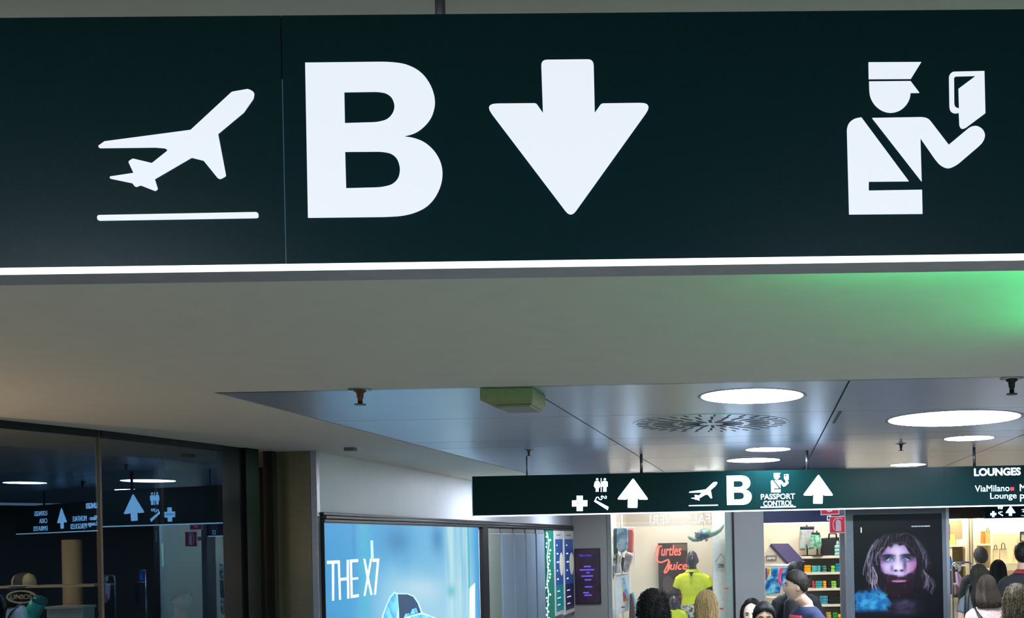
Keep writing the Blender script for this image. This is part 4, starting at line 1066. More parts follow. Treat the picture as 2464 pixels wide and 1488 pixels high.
q = [(1996 + 9 * math.cos(i * math.pi / 10), 1224 + 9 * math.sin(i * math.pi / 10)) for i in range(20)]
shape('hose_symbol', [q, [(1996 + (x - 1996) * .6, 1224 + (y - 1224) * .6) for x, y in q]], e3, m_sw, es2, .003)
b = e1.px(1997, 1215); MB().box(b.x - .02, b.x + .02, 13.612, DF + .02, b.z - .03, b.z + .03).build('bracket', m_rod, es2)
t = shape('shop_notice', [[(1990, 1242), (2000, 1241), (2000, 1252), (1990, 1253)], [(1991.5, 1243.5), (1998.5, 1243), (1998.5, 1250.5), (1991.5, 1251)]], front(13.915), m_mapw, None, .004)
tag(t, 'small white outlined notice on the navy header', 'notice')

# ------------------------------------------------------------------ digital totem with portrait
DT = 11.3
TP = front(DT)
tot = empty('digital_totem', (X_(2161, DT), DT + .1, 0), 'tall grey digital totem showing a bearded long haired face', 'display')
xa, xb = X_(2036, DT), X_(2284, DT); xs0, xs1 = X_(2053.5, DT), X_(2267, DT); zt_ = P(2160, 1237.5, DT).z; ztt = P(2160, 1214, DT).z
m_tot = M('totem_grey', (100, 104, 114), .4, .4)
z_l = .75
fb = MB().box(xa, xs0, DT, DT + .2, 0, ztt).box(xs1, xb, DT, DT + .2, 0, ztt).box(xs0, xs1, DT, DT + .2, zt_, ztt).box(xs0, xs1, DT, DT + .2, 0, z_l).box(xs0, xs1, DT + .03, DT + .2, z_l, zt_)
fb.build('casing', m_tot, tot)
MB().box(xb - .035, xb + .002, DT - .008, DT + .2, 0, ztt).build('edge_strip', m_alu, tot)
sg = Plane((0, DT + .025, 0), (1, 0, 0))
zoomx = lambda X: 2040 + X / 5.167
hs_ = lambda n, k: noise.fractal(Vector(n), 1.0, 2.0, k)


rl_ = random.Random(21)


def lock(path, n, spread, wd_, br):
    def at(u):
        u = min(max(u, 0), .9999) * (len(path) - 1); k = int(u); t_ = u - k
        p = [Vector(path[min(max(k + o_, 0), len(path) - 1)]) for o_ in (-1, 0, 1, 2)]
        return .5 * (2 * p[1] + (p[2] - p[0]) * t_ + (2 * p[0] - 5 * p[1] + 4 * p[2] - p[3]) * t_ ** 2 + (3 * p[1] - p[0] - 3 * p[2] + p[3]) * t_ ** 3)
    out = []
    for _ in range(n):
        o_ = rl_.uniform(-spread, spread); ph_ = rl_.uniform(0, 6); am = rl_.uniform(4, 13); u0 = rl_.uniform(0, .5); u1 = min(1, u0 + rl_.uniform(.3, .7)); fq_ = rl_.uniform(5, 11)
        pts = []
        for k in range(13):
            u = u0 + (u1 - u0) * k / 12; p = at(u); pts.append((p.x + o_ * (.5 + u) + am * math.sin(ph_ + u * fq_), p.y + o_ * .3))
        out.append((pts, wd_ * rl_.uniform(.6, 1.4), br * rl_.uniform(.35, 1.0)))
    xs = [x for q_ in out for x, _ in q_[0]]; ys = [y for q_ in out for _, y in q_[0]]
    return (min(xs) - 20, max(xs) + 20, min(ys) - 20, max(ys) + 20, [(min(x for x, _ in q_[0]) - 20, max(x for x, _ in q_[0]) + 20, min(y for _, y in q_[0]) - 20, max(y for _, y in q_[0]) + 20) + q_ for q_ in out])


LOCKS = [lock([(430, 450), (350, 540), (290, 640), (258, 740), (246, 830), (236, 920), (246, 1000), (280, 1060)], 22, 38, 4.5, .8),
         lock([(290, 780), (312, 880), (330, 960), (322, 1050), (345, 1130), (400, 1200)], 14, 36, 5, .85),
         lock([(600, 430), (500, 450), (430, 520), (390, 620)], 14, 40, 4, .4),
         lock([(640, 450), (740, 425), (840, 490), (920, 600), (975, 710), (1008, 810), (1010, 900)], 22, 30, 4.5, .55),
         lock([(950, 900), (985, 960), (1020, 1020), (1030, 1090), (1010, 1150), (1035, 1210)], 14, 50, 5, .7),
         lock([(450, 590), (390, 640), (366, 720), (372, 820)], 8, 24, 4.5, .5)]


def face_colour(s, t):
    # back to drawing coordinates of the picture (about 1105 wide)
    X = 70 + (s - xs0) / (xs1 - xs0) * 1105; Y = 185 + (zt_ - t) / (xs1 - xs0) * 1105
    n = hs_((X * .012, Y * .012, 1), 4); st = hs_((X * .05 + Y * .006, Y * .006, 4), 4)
    c = (5, 7, 15)
    # hair
    cx = 615; dx = (X - cx) / (370 + 45 * sm(600, 1000, Y)); dy = (Y - 800) / 395
    hm = 1 - sm(.86, 1.06, math.sqrt(dx * dx + dy * dy) + .1 * n) if Y < 800 else (1 - sm(.84, 1.08, abs(dx) + .13 * n)) * (1 - sm(1050, 1260, Y + 90 * n))
    strand = .5 + .9 * st
    edge = sm(.55, .95, math.sqrt(dx * dx + min(dy, .0) ** 2))
    hc = mixc((16, 13, 20), (70, 58, 88), sm(.4, 1.0, strand) * (.2 + .8 * edge))
    for (x0, x1, y0, y1, lk) in LOCKS:
        if x0 < X < x1 and y0 < Y < y1:
            best = 0
            for (a0_, a1_, a2_, a3_, pts, wd_, br) in lk:
                if not (a0_ < X < a1_ and a2_ < Y < a3_): continue
                for (ax, ay), (bx_, by_) in zip(pts[:-1], pts[1:]):
                    ex_, ey_ = bx_ - ax, by_ - ay; tt_ = max(0, min(1, ((X - ax) * ex_ + (Y - ay) * ey_) / (ex_ * ex_ + ey_ * ey_)))
                    dd = math.hypot(X - ax - tt_ * ex_, Y - ay - tt_ * ey_)
                    best = max(best, br * math.exp(-(dd / wd_) ** 2))
            hc = mixc(hc, (206, 200, 238), best); hm = max(hm, best)
    c = mixc(c, hc, hm)
    # shirt
    c = mixc(c, mixc((14, 92, 160), (60, 150, 200), .5 + n), (1 - sm(180, 250, abs(X - 290) + 60 * n)) * sm(1120, 1190, Y - 60 * n + (X - 160) * .05) * (1 - sm(1350, 1430, Y)))
    c = mixc(c, mixc((80, 70, 110), (40, 36, 60), .5 + n), .8 * gs(X, 690, 170) * sm(1220, 1290, Y) * (1 - sm(1400, 1480, Y)))
    # face
    fx = (X - 628) / 240.0; fy = (Y - 790) / (262 if Y < 790 else 330)
    fr_ = math.sqrt(fx * fx + fy * fy)
    fm = 1 - sm(.88, 1.02, fr_ + .05 * n)
    skin = mixc((196, 182, 230), (134, 104, 170), sm(.35, .95, fr_))
    skin = mixc(skin, (216, 210, 240), .55 * gs(X, 600, 120) * gs(Y, 620, 70) + .5 * gs(X, 470, 55) * gs(Y, 850, 70))
    skin = mixc(skin, (196, 110, 160), .6 * gs(X, 800, 50) * gs(Y, 830, 60))
    skin = mixc(skin, (74, 50, 92), .75 * sm(770, 860, X) * (1 - sm(640, 720, Y)))
    for ex_, sg_ in ((510, 1), (728, -1)):
        skin = mixc(skin, (18, 14, 30), .95 * gs(X, ex_ - 8 * sg_, 82) * gs(Y, 742, 40))
        skin = mixc(skin, (14, 10, 22), .9 * gs(X, ex_ - 12 * sg_, 88) * gs(Y - abs(X - ex_) * .06, 700, 17))
        skin = mixc(skin, (130, 160, 205), .95 * (1 - sm(.75, 1.05, math.hypot((X - ex_ - 8 * sg_) / 50, (Y - 760) / 17))))
        skin = mixc(skin, (90, 160, 230), .9 * (1 - sm(.8, 1.1, math.hypot((X - ex_ - 12 * sg_) / 23, (Y - 756) / 23))))
        skin = mixc(skin, (14, 24, 50), .95 * (1 - sm(.7, 1.1, math.hypot((X - ex_ - 12 * sg_) / 9, (Y - 756) / 10))))
        skin = mixc(skin, (240, 250, 255), gs(X, ex_ - 2 * sg_, 6) * gs(Y, 748, 6))
    # nose
    skin = mixc(skin, (206, 196, 232), .85 * gs(X, 622, 26) * sm(600, 660, Y) * (1 - sm(850, 890, Y)))
    skin = mixc(skin, (222, 214, 244), .8 * gs(X, 622, 62) * gs(Y, 852, 34))
    skin = mixc(skin, (70, 50, 96), .6 * gs(X, 545, 20) * gs(Y, 862, 42) + .8 * gs(X, 708, 26) * gs(Y, 830, 80))
    skin = mixc(skin, (16, 8, 24), .95 * gs(X, 592, 22) * gs(Y, 893, 13) + .95 * gs(X, 668, 22) * gs(Y, 893, 13))
    # beard and lips
    by = 930 + 70 * gs(X, 470, 50) * 0 - 0.0016 * (X - 628) ** 2 * .6
    bm = sm(by, by + 45, Y + 26 * n) * (1 - .0)
    skin = mixc(skin, mixc((30, 12, 26), (70, 40, 70), sm(.5, 1.1, strand) * .6), bm * .93)
    skin = mixc(skin, (40, 20, 40), .8 * sm(.72, .9, abs(fx)) * sm(820, 930, Y))
    skin = mixc(skin, (178, 118, 178), .9 * (1 - sm(.8, 1.1, math.hypot((X - 632) / 98, (Y - 1020) / 20))))
    skin = mixc(skin, (24, 8, 20), .8 * gs(Y, 1008, 5) * (1 - sm(85, 110, abs(X - 630))))
    skin = mixc(skin, (170, 140, 190), .6 * gs(X, 628, 16) * gs(Y, 966, 14))
    c = mixc(c, skin, fm)
    bm2 = (1 - sm(.85, 1.08, math.hypot((X - 610) / 215, (Y - 1060) / 175) + .12 * n))
    if Y > 1040: c = mixc(c, mixc((26, 10, 22), (64, 36, 62), sm(.5, 1.1, strand) * .6), bm2 * (.95 - .95 * (1 - sm(.8, 1.1, math.hypot((X - 632) / 98, (Y - 1020) / 20)))))
    # forehead hairline
    hl = 560 + 60 * gs(X, 800, 70) + .0022 * (X - 600) ** 2
    c = mixc(c, hc, (1 - sm(hl - 25, hl + 25, Y + 40 * n)) * fm)
    # lettering specks
    if 165 < X < 180 and 345 < Y < 408: c = (225, 235, 250)
    if 800 < X < 1032 and 336 < Y < 352 and (X * .1 + .3 * math.sin(X)) % 1.3 < 1.0: c = (190, 200, 225)
    return c


z_v = P(2160, 1500, DT).z
MB().box(xs0, xs1, DT + .024, DT + .03, z_l, z_v).build('lower_screen', m_black, tot)
colour_grid('screen', sg, xs0, xs1, z_v, zt_, 320, 390, face_colour, Mscreen('totem_screen', 1.25), tot, 0)

# ------------------------------------------------------------------ distant bag shop on the right
DB = 30.0
BP = front(DB)
zh = BP.st(2330, 1250)[1]
struct('wall_bagshop', MB().box(2.2, 9.8, 32.4, 32.6, 0, CEIL), M('warm_cream', (246, 238, 212), .7, var=.04), 'warm cream back wall of the distant bag shop')
struct('trim_10', MB().box(2.4, 9.8, DB - .1, DB + .1, zh + .02, CEIL), M('brown_fascia', (62, 54, 52), .6), 'dark brown fascia above the distant bag shop')
struct('trim_11', MB().box(2.4, BP.st(2312, 1250)[0], DB - .12, DB + .1, zh - .02, zh + .02), m_strip, 'thin lit strip under the brown fascia')
for i, (x, y) in enumerate(((5.6, 31.2), (7.0, 31.2), (8.4, 31.2))):
    t = empty('shop_light', (x, y, CEIL), 'square warm light panel in the distant bag shop ceiling', 'ceiling light', 'bag shop ceiling lights')
    MB().box(x - .5, x + .5, y - .5, y + .5, CEIL - .015, CEIL).build('frame', m_rim, t)
    MB().box(x - .47, x + .47, y - .47, y + .47, CEIL - .02, CEIL - .015).build('diffuser', M('warm_diffuser', (255, 240, 205), .5, emit=44, ecol=(255, 240, 212)), t)
XB = lambda x, d=31.4: P(x, 1300, d).x
m_wcream = M('shelf_cream', (248, 240, 212), .6); m_taupe = M('shelf_taupe', (126, 112, 88), .7)
ZB = lambda y, x=2340, d=31.4: P(x, y, d).z
su = empty('bag_shelving', (XB(2310), 31.6, 0), 'cream shelf unit with taupe back near the totem edge', 'shelving', 'shelf units in the bag shop')
MB().box(XB(2280), XB(2323), 31.9, 31.95, 0, CEIL - .3).build('back_panel', m_taupe, su)
MB().box(XB(2323), XB(2349), 31.3, 31.95, 0, CEIL - .3).build('side_pilaster', m_wcream, su)
MB().box(XB(2330), XB(2332.5), 31.285, 31.3, 0, CEIL - .3).build('pilaster_groove', m_taupe, su)
MB().box(XB(2337), XB(2339), 31.285, 31.3, 0, CEIL - .3).build('pilaster_groove', m_taupe, su)
zk = ZB(1312)
for z_ in (zk, zk - .62, zk - 1.2): MB().box(XB(2280), XB(2321), 31.4, 31.9, z_ - .05, z_).build('shelf_board', m_wcream, su)
MB().box(XB(2280), XB(2291), 31.42, 31.46, 0, zk - .05).build('front_post', m_wcream, su)
su2 = empty('bag_shelving', (XB(2370), 31.6, 0), 'cream shelf unit holding the tan shopping bags', 'shelving', 'shelf units in the bag shop')
MB().box(XB(2349), XB(2384), 31.9, 31.95, 0, CEIL - .3).build('back_panel', M('shelf_back_beige', (216, 202, 166), .7), su2)
MB().box(XB(2384), XB(2387), 31.3, 31.95, 0, CEIL - .3).build('side_panel', m_wcream, su2)
for z_ in (zk + .03, zk - .75): MB().box(XB(2355), XB(2384), 31.4, 31.9, z_ - .06, z_).build('shelf_board', m_wcream, su2)
lx = empty('light_canopy', (XB(2430), 31.5, ZB(1285)), 'glowing white display canopy in the bag shop', 'canopy')
MB().box(XB(2387.5), XB(2500), 31.3, 31.95, ZB(1284, 2420), ZB(1246, 2420)).build('lit_front', M('lit_cream', (255, 250, 232), .5, emit=.9), lx)
MB().box(XB(2387.5), XB(2456), 31.9, 31.96, .8, ZB(1285, 2420)).build('lit_back', M('lit_back', (255, 240, 196), .5, emit=.5), lx)
MB().box(XB(2387.5), XB(2500), 31.35, 31.9, ZB(1356, 2420) - .07, ZB(1356, 2420)).build('display_shelf', m_wcream, lx)


def tote(x0, x1, ytop, zb_, d, col, label, handle=True, name='shopping_bag', cat='bag', hcol=(60, 44, 34)):
    a, b_ = P(x0, ytop, d).x, P(x1, ytop, d).x; zt = P((x0 + x1) / 2, ytop, d).z; w_ = b_ - a
    t = empty(name, ((a + b_) / 2, d + .1, zb_), label, cat)
    q = MB(); q.rings([[Vector((a, d, zb_)), Vector((b_, d, zb_)), Vector((b_, d + .2, zb_)), Vector((a, d + .2, zb_))], [Vector((a + w_ * .05, d + .04, zt)), Vector((b_ - w_ * .05, d + .04, zt)), Vector((b_ - w_ * .05, d + .16, zt)), Vector((a + w_ * .05, d + .16, zt))]])
    bev(q.build('body', M('bag_%d_%d_%d' % col, col, .6), t), .012)
    MB().box(a + w_ * .06, b_ - w_ * .06, d + .035, d + .165, zt - .03, zt + .004).build('rim', M('bagrim_%d_%d_%d' % col, tuple(int(v * .8) for v in col), .6), t)
    if handle:
        h = w_ * .8
        MB().tube([(a + w_ * .25, d + .06, zt - .02), (a + w_ * .3, d + .06, zt + h * .7), (a + w_ * .5, d + .06, zt + h), (a + w_ * .7, d + .06, zt + h * .7), (a + w_ * .75, d + .06, zt - .02)], .012, 8).build('handle', M('handle_brown', hcol, .6), t, True)
    return t


tote(2372, 2383.5, 1280, zk + .03, 31.45, (204, 144, 78), 'tan shopping bag with looped handle beside the lit canopy')
tote(2361.5, 2371, 1280, zk + .03, 31.55, (150, 98, 48), 'brown shopping bag behind the tan one', False)
tote(2284, 2299, 1283, zk, 31.5, (222, 164, 92), 'orange tan bag at the left end of the far shelf', False)
tote(2301, 2307, 1299, zk, 31.5, (238, 232, 214), 'small white canister bag left of its twin', False, 'canister', 'canister')
tote(2309, 2316.5, 1298, zk, 31.5, (240, 232, 212), 'small white canister bag at the shelf end', False, 'canister', 'canister')
zsh = ZB(1356, 2420)
tote(2390, 2403, 1322, zsh, 31.5, (248, 236, 196), 'pale cream bag at the left of the lit display', True, hcol=(226, 206, 150))
tote(2406, 2424, 1321, zsh, 31.5, (250, 238, 200), 'pale cream bag in the middle of the lit display', True, hcol=(120, 100, 60))
tote(2440, 2452, 1322, zsh, 31.5, (248, 234, 190), 'pale cream bag at the right of the lit display', True, hcol=(226, 206, 150))
pn = front(29.5)
vs = empty('red_price_banner', pn.px(2284, 1302), 'red vertical banner with pale marks beside the totem', 'banner')
MB().pbox(pn, pn.st(2278, 1290)[0], pn.st(2286, 1290)[0], pn.st(2283, 1289)[1], pn.st(2283, 1262)[1], -.02, 0).build('red_panel', M('banner_red', (176, 38, 44), .5), vs)
MB().pbox(pn, pn.st(2278, 1290)[0], pn.st(2286, 1290)[0], pn.st(2283, 1300)[1], pn.st(2283, 1289.5)[1], -.02, 0).build('grey_panel', M('banner_grey', (120, 110, 110), .5), vs)
text('mark', 'SALE'[:1] if False else '%', 2281, 2285, 1279, 8, front(29.499), m_sw, vs, .003)
MB().tube([(pn.px(2282, 1280).x, 29.52, pn.px(2282, 1262).z), (pn.px(2282, 1280).x, 29.52, CEIL)], .008, 6).build('hanging_wire', m_rod, vs)
pf2 = front(31.25)
fq = empty('picture_frame', pf2.px(2462, 1332), 'dark framed picture at the right edge of the lit display', 'picture')
shape('frame', [[(2454, 1280), (2480, 1280), (2480, 1304), (2454, 1304)], [(2456, 1282), (2478, 1282), (2478, 1302), (2456, 1302)]], pf2, m_dark, fq, .05)
shape('paper', [[(2455.5, 1281.5), (2478.5, 1281.5), (2478.5, 1302.5), (2455.5, 1302.5)]], pf2, M('paper', (240, 236, 228), .6), fq, .02)
# chrome garment rack with bags beside the totem
rk2 = empty('chrome_rack', (P(2310, 1400, 13.5).x, 13.5, 0), 'chrome garment rack holding pink bags beside the totem', 'rack')
xl, xr = P(2292, 1400, 13.5).x, P(2340, 1400, 13.5).x; zt__ = P(2315, 1354, 13.5).z
MB().tube([(xl, 13.5, 0), (xl, 13.5, zt__ - .05), (xl + .015, 13.5, zt__ - .012), (xl + .05, 13.5, zt__), (xr - .05, 13.5, zt__), (xr - .015, 13.5, zt__ - .012), (xr, 13.5, zt__ - .05), (xr, 13.5, 0)], .013, 10).build('frame', M('chrome', (200, 200, 205), .2, .9), rk2, True)
for k, xx in enumerate((xl, xr)): MB().box(xx - .02, xx + .02, 13.3, 13.7, 0.0, .04).build('foot', M('chrome'), rk2)
hung('hanging_bag', [(2299, 1377), (2304, 1377), (2312, 1388), (2325, 1408), (2322, 1424), (2306, 1424), (2302, 1414)], 13.42, M('pink_leather', (206, 168, 196), .5), 'lilac pink leather bag hanging from the chrome rack', 'bag', .08)
hung('hanging_bag', [(2297, 1404), (2310, 1412), (2318, 1420), (2314, 1430), (2297, 1432)], 13.35, M('mauve_leather', (160, 118, 120), .5), 'mauve pouch hanging lowest on the chrome rack', 'bag', .07)
hung('hanging_bag', [(2297, 1357), (2303, 1356), (2304, 1370), (2299, 1372)], 13.4, m_pale, 'small white tag bundle on the chrome rack', 'tag bundle', .03)
hung('hanging_bag', [(2306, 1357), (2314, 1357), (2313, 1372), (2307, 1380), (2304, 1370)], 13.4, M('black_white_scarf', (30, 30, 34), .7, c2=(210, 205, 195), scale=18), 'black and white patterned scarf on the chrome rack', 'scarf', .03)
hung('hanging_bag', [(2316, 1390), (2326, 1388), (2328, 1410), (2322, 1414)], 13.5, M('brown_leather', (130, 92, 72), .5), 'brown bag hanging behind the lilac pink one', 'bag', .05)
hung('blue_garment', [(2280, 1342), (2288, 1340), (2291, 1356), (2290, 1370), (2280, 1372)], 14.0, M('blue_garment', (40, 130, 220), .7), 'bright blue garment peeking out beside the totem', 'garment', .05)
hung('dark_garment', [(2281, 1376), (2292, 1372), (2293, 1425), (2288, 1432), (2281, 1432)], 13.9, m_navy, 'dark navy garment hanging below the blue one', 'garment', .05)

# ------------------------------------------------------------------ people and mannequins
def head_dirs(nu, nv):
    for j in range(nv + 1):
        ph = math.pi * (.015 + .97 * j / nv); z = -math.cos(ph); r = math.sin(ph)
        yield [(r * math.sin(2 * math.pi * i / nu), -r * math.cos(2 * math.pi * i / nu), z) for i in range(nu)]


def head_point(x, y, z, grow=0.0, face=True):
    X, Y, Z_ = x * (.075 + grow), y * (.096 + grow), z * (.118 + grow)
    if z < 0:
        k = -z; X *= 1 - .30 * k ** 1.6
        if y > 0: Y *= 1 - .35 * k
    g = lambda a, b: math.exp(-(a / b) ** 2)
    if y < 0 and face:
        t = min(1, max(0, (.016 - Z_) / .056)) if Z_ > -.042 else g(Z_ + .042, .009)
        Y -= .027 * t * g(X, .012)
        Y += .010 * g(abs(X) - .031, .015) * g(Z_ - .002, .013)
        Y -= .006 * g(Z_ - .024, .009) * g(X, .05)
        Y -= .008 * (g(Z_ + .064, .006) + .9 * g(Z_ + .078, .006)) * g(X, .022)
        Y -= .011 * g(Z_ + .104, .016) * g(X, .026)
        Y -= .004 * g(abs(X) - .045, .02) * g(Z_ + .03, .025)
    return Vector((X, Y, Z_))


SKINS = {}


def person(name, label, px, py, d, height, yaw, skin, shirt, pants, hair, sleeve='short', head_yaw=0.0, cat='person', face=True, group=None, female=False, collar=None, mannequin=False, feet=0.0, lean=0.0, head_scale=1.0):
    """px,py = pixel of the top of the head; yaw 0 faces the camera, 90 faces image left, 180 faces away"""
    top = P(px, py, d)
    s = height / 1.75
    base = Vector((top.x, d, feet))
    hk = head_scale
    ya, hy = math.radians(-yaw), math.radians(-(yaw + head_yaw))
    HC = Vector((0, 0, 1.75 - .118 * hk))
    lv = Vector((math.sin(ya), -math.cos(ya), 0)) * lean * s
    base -= lv

    def T(v):
        v = Vector(v) * s; c, n = math.cos(ya), math.sin(ya)
        return base + Vector((v.x * c - v.y * n, v.x * n + v.y * c, v.z))

    def TH_(v):
        v = Vector(v); c, n = math.cos(hy), math.sin(hy)
        q = (Vector((v.x * c - v.y * n, v.x * n + v.y * c, v.z)) * hk + Vector((0, 0, HC.z))) * s
        return base + q + lv

    sw = .9 if female else 1.0

    def torso(g):
        R_ = [(1.455, .075, .06), (1.43, .13, .078), (1.40, .172, .092), (1.33, .190, .108), (1.23, .178, .115), (1.1, .152, .103), (1.0, .162, .112), (.92, .176, .120), (.84, .165, .115)]
        return [[T((( rx + g) * sw * math.cos(2 * math.pi * k / 24), .012 + (ry + g) * math.sin(2 * math.pi * k / 24), z)) for k in range(24)] for z, rx, ry in R_][::-1]

    def arm(sd, g, end):
        pts = [(sd * .135 * sw, .01, 1.375), (sd * .19 * sw, .015, 1.335), (sd * .235 * sw, .02, 1.22), (sd * .25 * sw, .02, 1.10), (sd * .258 * sw, -.01, .98), (sd * .262 * sw, -.04, .87)]
        rad = [.052, .058, .05, .042, .038, .028]
        n = {'short': 3, 'long': 6, 'none': 1}[end] if end else 6
        return [T(p) for p in pts[:n]], [(r + g) * s for r in rad[:n]]

    b = MB()
    rs = [[TH_(head_point(*dv, 0, face)) for dv in row] for row in head_dirs(64, 48)]
    b.rings(rs)
    if face or mannequin:
        for sd in (-1, 1): b.ell((sd * .075, .012, -.012), (.009, .019, .032), 10, 8, TH_)
    b.tube([T((0, .012, 1.40)), T((0, .012, 1.47)), TH_((0, .012, -.085))], [.066 * s, .058 * s, .054 * s * hk], 14)
    b.rings(torso(0))
    for sd in (-1, 1):
        p, r = arm(sd, 0, None); b.tube(p, r, 12)
        hx = sd * .262 * sw
        b.tube([T((hx, -.04, .88)), T((hx, -.048, .83)), T((hx, -.054, .78))], [.028 * s, .038 * s, .034 * s], 10, .6)
        for k, (oy, ln) in enumerate(((-.032, .068), (-.011, .08), (.010, .075), (.03, .06))):
            b.tube([T((hx, -.054 + oy, .785)), T((hx - sd * .006, -.057 + oy, .785 - ln * .6)), T((hx - sd * .018, -.06 + oy, .785 - ln))], [.0095 * s, .009 * s, .0075 * s], 7)
        b.tube([T((hx, -.075, .84)), T((hx - sd * .008, -.098, .80)), T((hx - sd * .016, -.104, .765))], [.012 * s, .0105 * s, .009 * s], 7)
        b.tube([T((sd * .088, .01, .9)), T((sd * .094, 0, .70)), T((sd * .1, -.005, .48)), T((sd * .1, .02, .28)), T((sd * .1, .025, .09))], [.09 * s, .08 * s, .058 * s, .052 * s, .038 * s], 14)
        b.tube([T((sd * .1, .05, .045)), T((sd * .104, -.04, .045)), T((sd * .112, -.15, .03))], [.04 * s, .043 * s, .03 * s], 12)
    body = b.build(name, skin, None, True)
    bz = WLOC[body.name]
    tag(body, label, cat, group)
    m = body.modifiers.new('remesh', 'REMESH'); m.mode = 'VOXEL'; m.voxel_size = .0085; m.use_smooth_shade = True
    m = body.modifiers.new('smooth', 'SMOOTH'); m.iterations = 2; m.factor = .4
    # shirt
    b = MB(); b.rings(torso(.012))
    if sleeve != 'none':
        for sd in (-1, 1):
            p, r = arm(sd, .014, sleeve); b.tube(p, r, 14)
    so = b.build('shirt', shirt, body, True)
    m = so.modifiers.new('remesh', 'REMESH'); m.mode = 'VOXEL'; m.voxel_size = .012; m.use_smooth_shade = True
    m = so.modifiers.new('smooth', 'SMOOTH'); m.iterations = 3
    if collar:
        q = MB(); rr = []
        for z, rx, ry in ((1.43, .105, .085), (1.475, .072, .072), (1.49, .07, .07), (1.45, .112, .094)):
            rr.append([T((rx * math.cos(2 * math.pi * k / 20), .012 + ry * math.sin(2 * math.pi * k / 20), z)) for k in range(20)])
        q.rings(rr, False).build('collar', collar, body, True)
        if mannequin:
            tri = [(-.036, 1.452), (.036, 1.452), (.004, 1.385), (-.004, 1.385)]
            q = MB(); q.rings([[T((x, -.098 + k + (1.452 - z) * -.18, z)) for x, z in tri] for k in (0, -.012)]); q.build('neck_opening', skin, body)
            q = MB(); q.rings([[T((x, -.108 + k + (1.385 - z) * -.12, z)) for x, z in ((-.014, 1.385), (.014, 1.385), (.014, 1.27), (-.014, 1.27))] for k in (0, -.012)]); q.build('placket', M('yellow_placket', (190, 200, 40), .8), body)
    # trousers
    b = MB()
    b.rings([[T((rx * math.cos(2 * math.pi * k / 20), .012 + ry * math.sin(2 * math.pi * k / 20), z)) for k in range(20)] for z, rx, ry in ((.8, .18, .13), (.92, .19, .134), (1.0, .175, .125))])
    lo = .12 if not mannequin else .5
    for sd in (-1, 1):
        b.tube([T((sd * .088, .01, .9)), T((sd * .095, 0, .70)), T((sd * .1, .0, .5)), T((sd * .1, .015, lo))], [.1 * s, .092 * s, .075 * s, .06 * s], 14)
    po = b.build('trousers', pants, body, True)
    m = po.modifiers.new('remesh', 'REMESH'); m.mode = 'VOXEL'; m.voxel_size = .014; m.use_smooth_shade = True
    if not mannequin:
        for sd in (-1, 1):
            b = MB(); b.tube([T((sd * .1, .075, .05)), T((sd * .1, .04, .055)), T((sd * .104, -.06, .05)), T((sd * .113, -.17, .035))], [.035 * s, .05 * s, .05 * s, .034 * s], 12); b.build('shoe', m_dark, body, True)
    if face and not mannequin:
        def sf_(X, Zq, o=0.0):
            z = Zq / .118; kx = .075 * (1 - .30 * max(0, -z) ** 1.6); x = X / kx
            return TH_((X, head_point(x, -math.sqrt(max(0, 1 - x * x - z * z)), z).y - o, Zq))
        skm = skin.copy() if False else skin
        for sd in (-1, 1):
            c_ = sf_(sd * .031, .001, -.003); L_ = TH_((0, 0, 0))
            loc = lambda c0: (lambda v: c0 + TH_(v) - L_)
            b = MB(); b.ell((0, 0, 0), (.0125, .006, .0048), 14, 8, loc(c_)); eo = b.build('eye', M('eye_white', (186, 182, 178), .4), body, True)
            b = MB(); b.ell((0, 0, 0), (.0052, .003, .0046), 10, 8, loc(sf_(sd * .031, .001, .0018))); b.build('iris', M('iris_dark', (30, 22, 18), .3), eo, True)
            b = MB(); b.tube([sf_(sd * .018, .003, .001), sf_(sd * .026, .0068, .003), sf_(sd * .034, .0068, .003), sf_(sd * .044, .002, .001)], [.0012, .0026, .0026, .0012], 6); b.build('eyelid', M('lash', (70, 48, 42), .7), eo, True)
            b = MB(); b.tube([sf_(sd * .014, .022), sf_(sd * .03, .027), sf_(sd * .048, .021)], [.0026, .0036, .0016], 6); b.build('eyebrow', M('brow_dark', (40, 31, 26), .8), body, True)
        b = MB(); b.tube([sf_(-.023, -.071), sf_(-.01, -.069, .001), sf_(0, -.0705, .001), sf_(.01, -.069, .001), sf_(.023, -.071)], [.0015, .0045, .0045, .0045, .0015], 8); b.build('mouth', M('lip', (172, 112, 106), .5), body, True)
    if hair: hair(body, T, TH_, s)
    return body, T, TH_


def mhair(key, c, c2):
    return M(key, c, .62, c2=c2, scale=30, stretch=(6, 6, .8), spec=.25)


H_BLACK = mhair('hair_black', (22, 20, 20), (12, 11, 12))
H_BROWN = mhair('hair_brown', (56, 44, 32), (34, 28, 22))
H_DKBROWN = mhair('hair_darkbrown', (46, 40, 34), (26, 23, 20))
H_BLOND = mhair('hair_blond', (158, 128, 86), (112, 90, 60))
H_GREY = mhair('hair_grey', (92, 84, 74), (60, 54, 48))


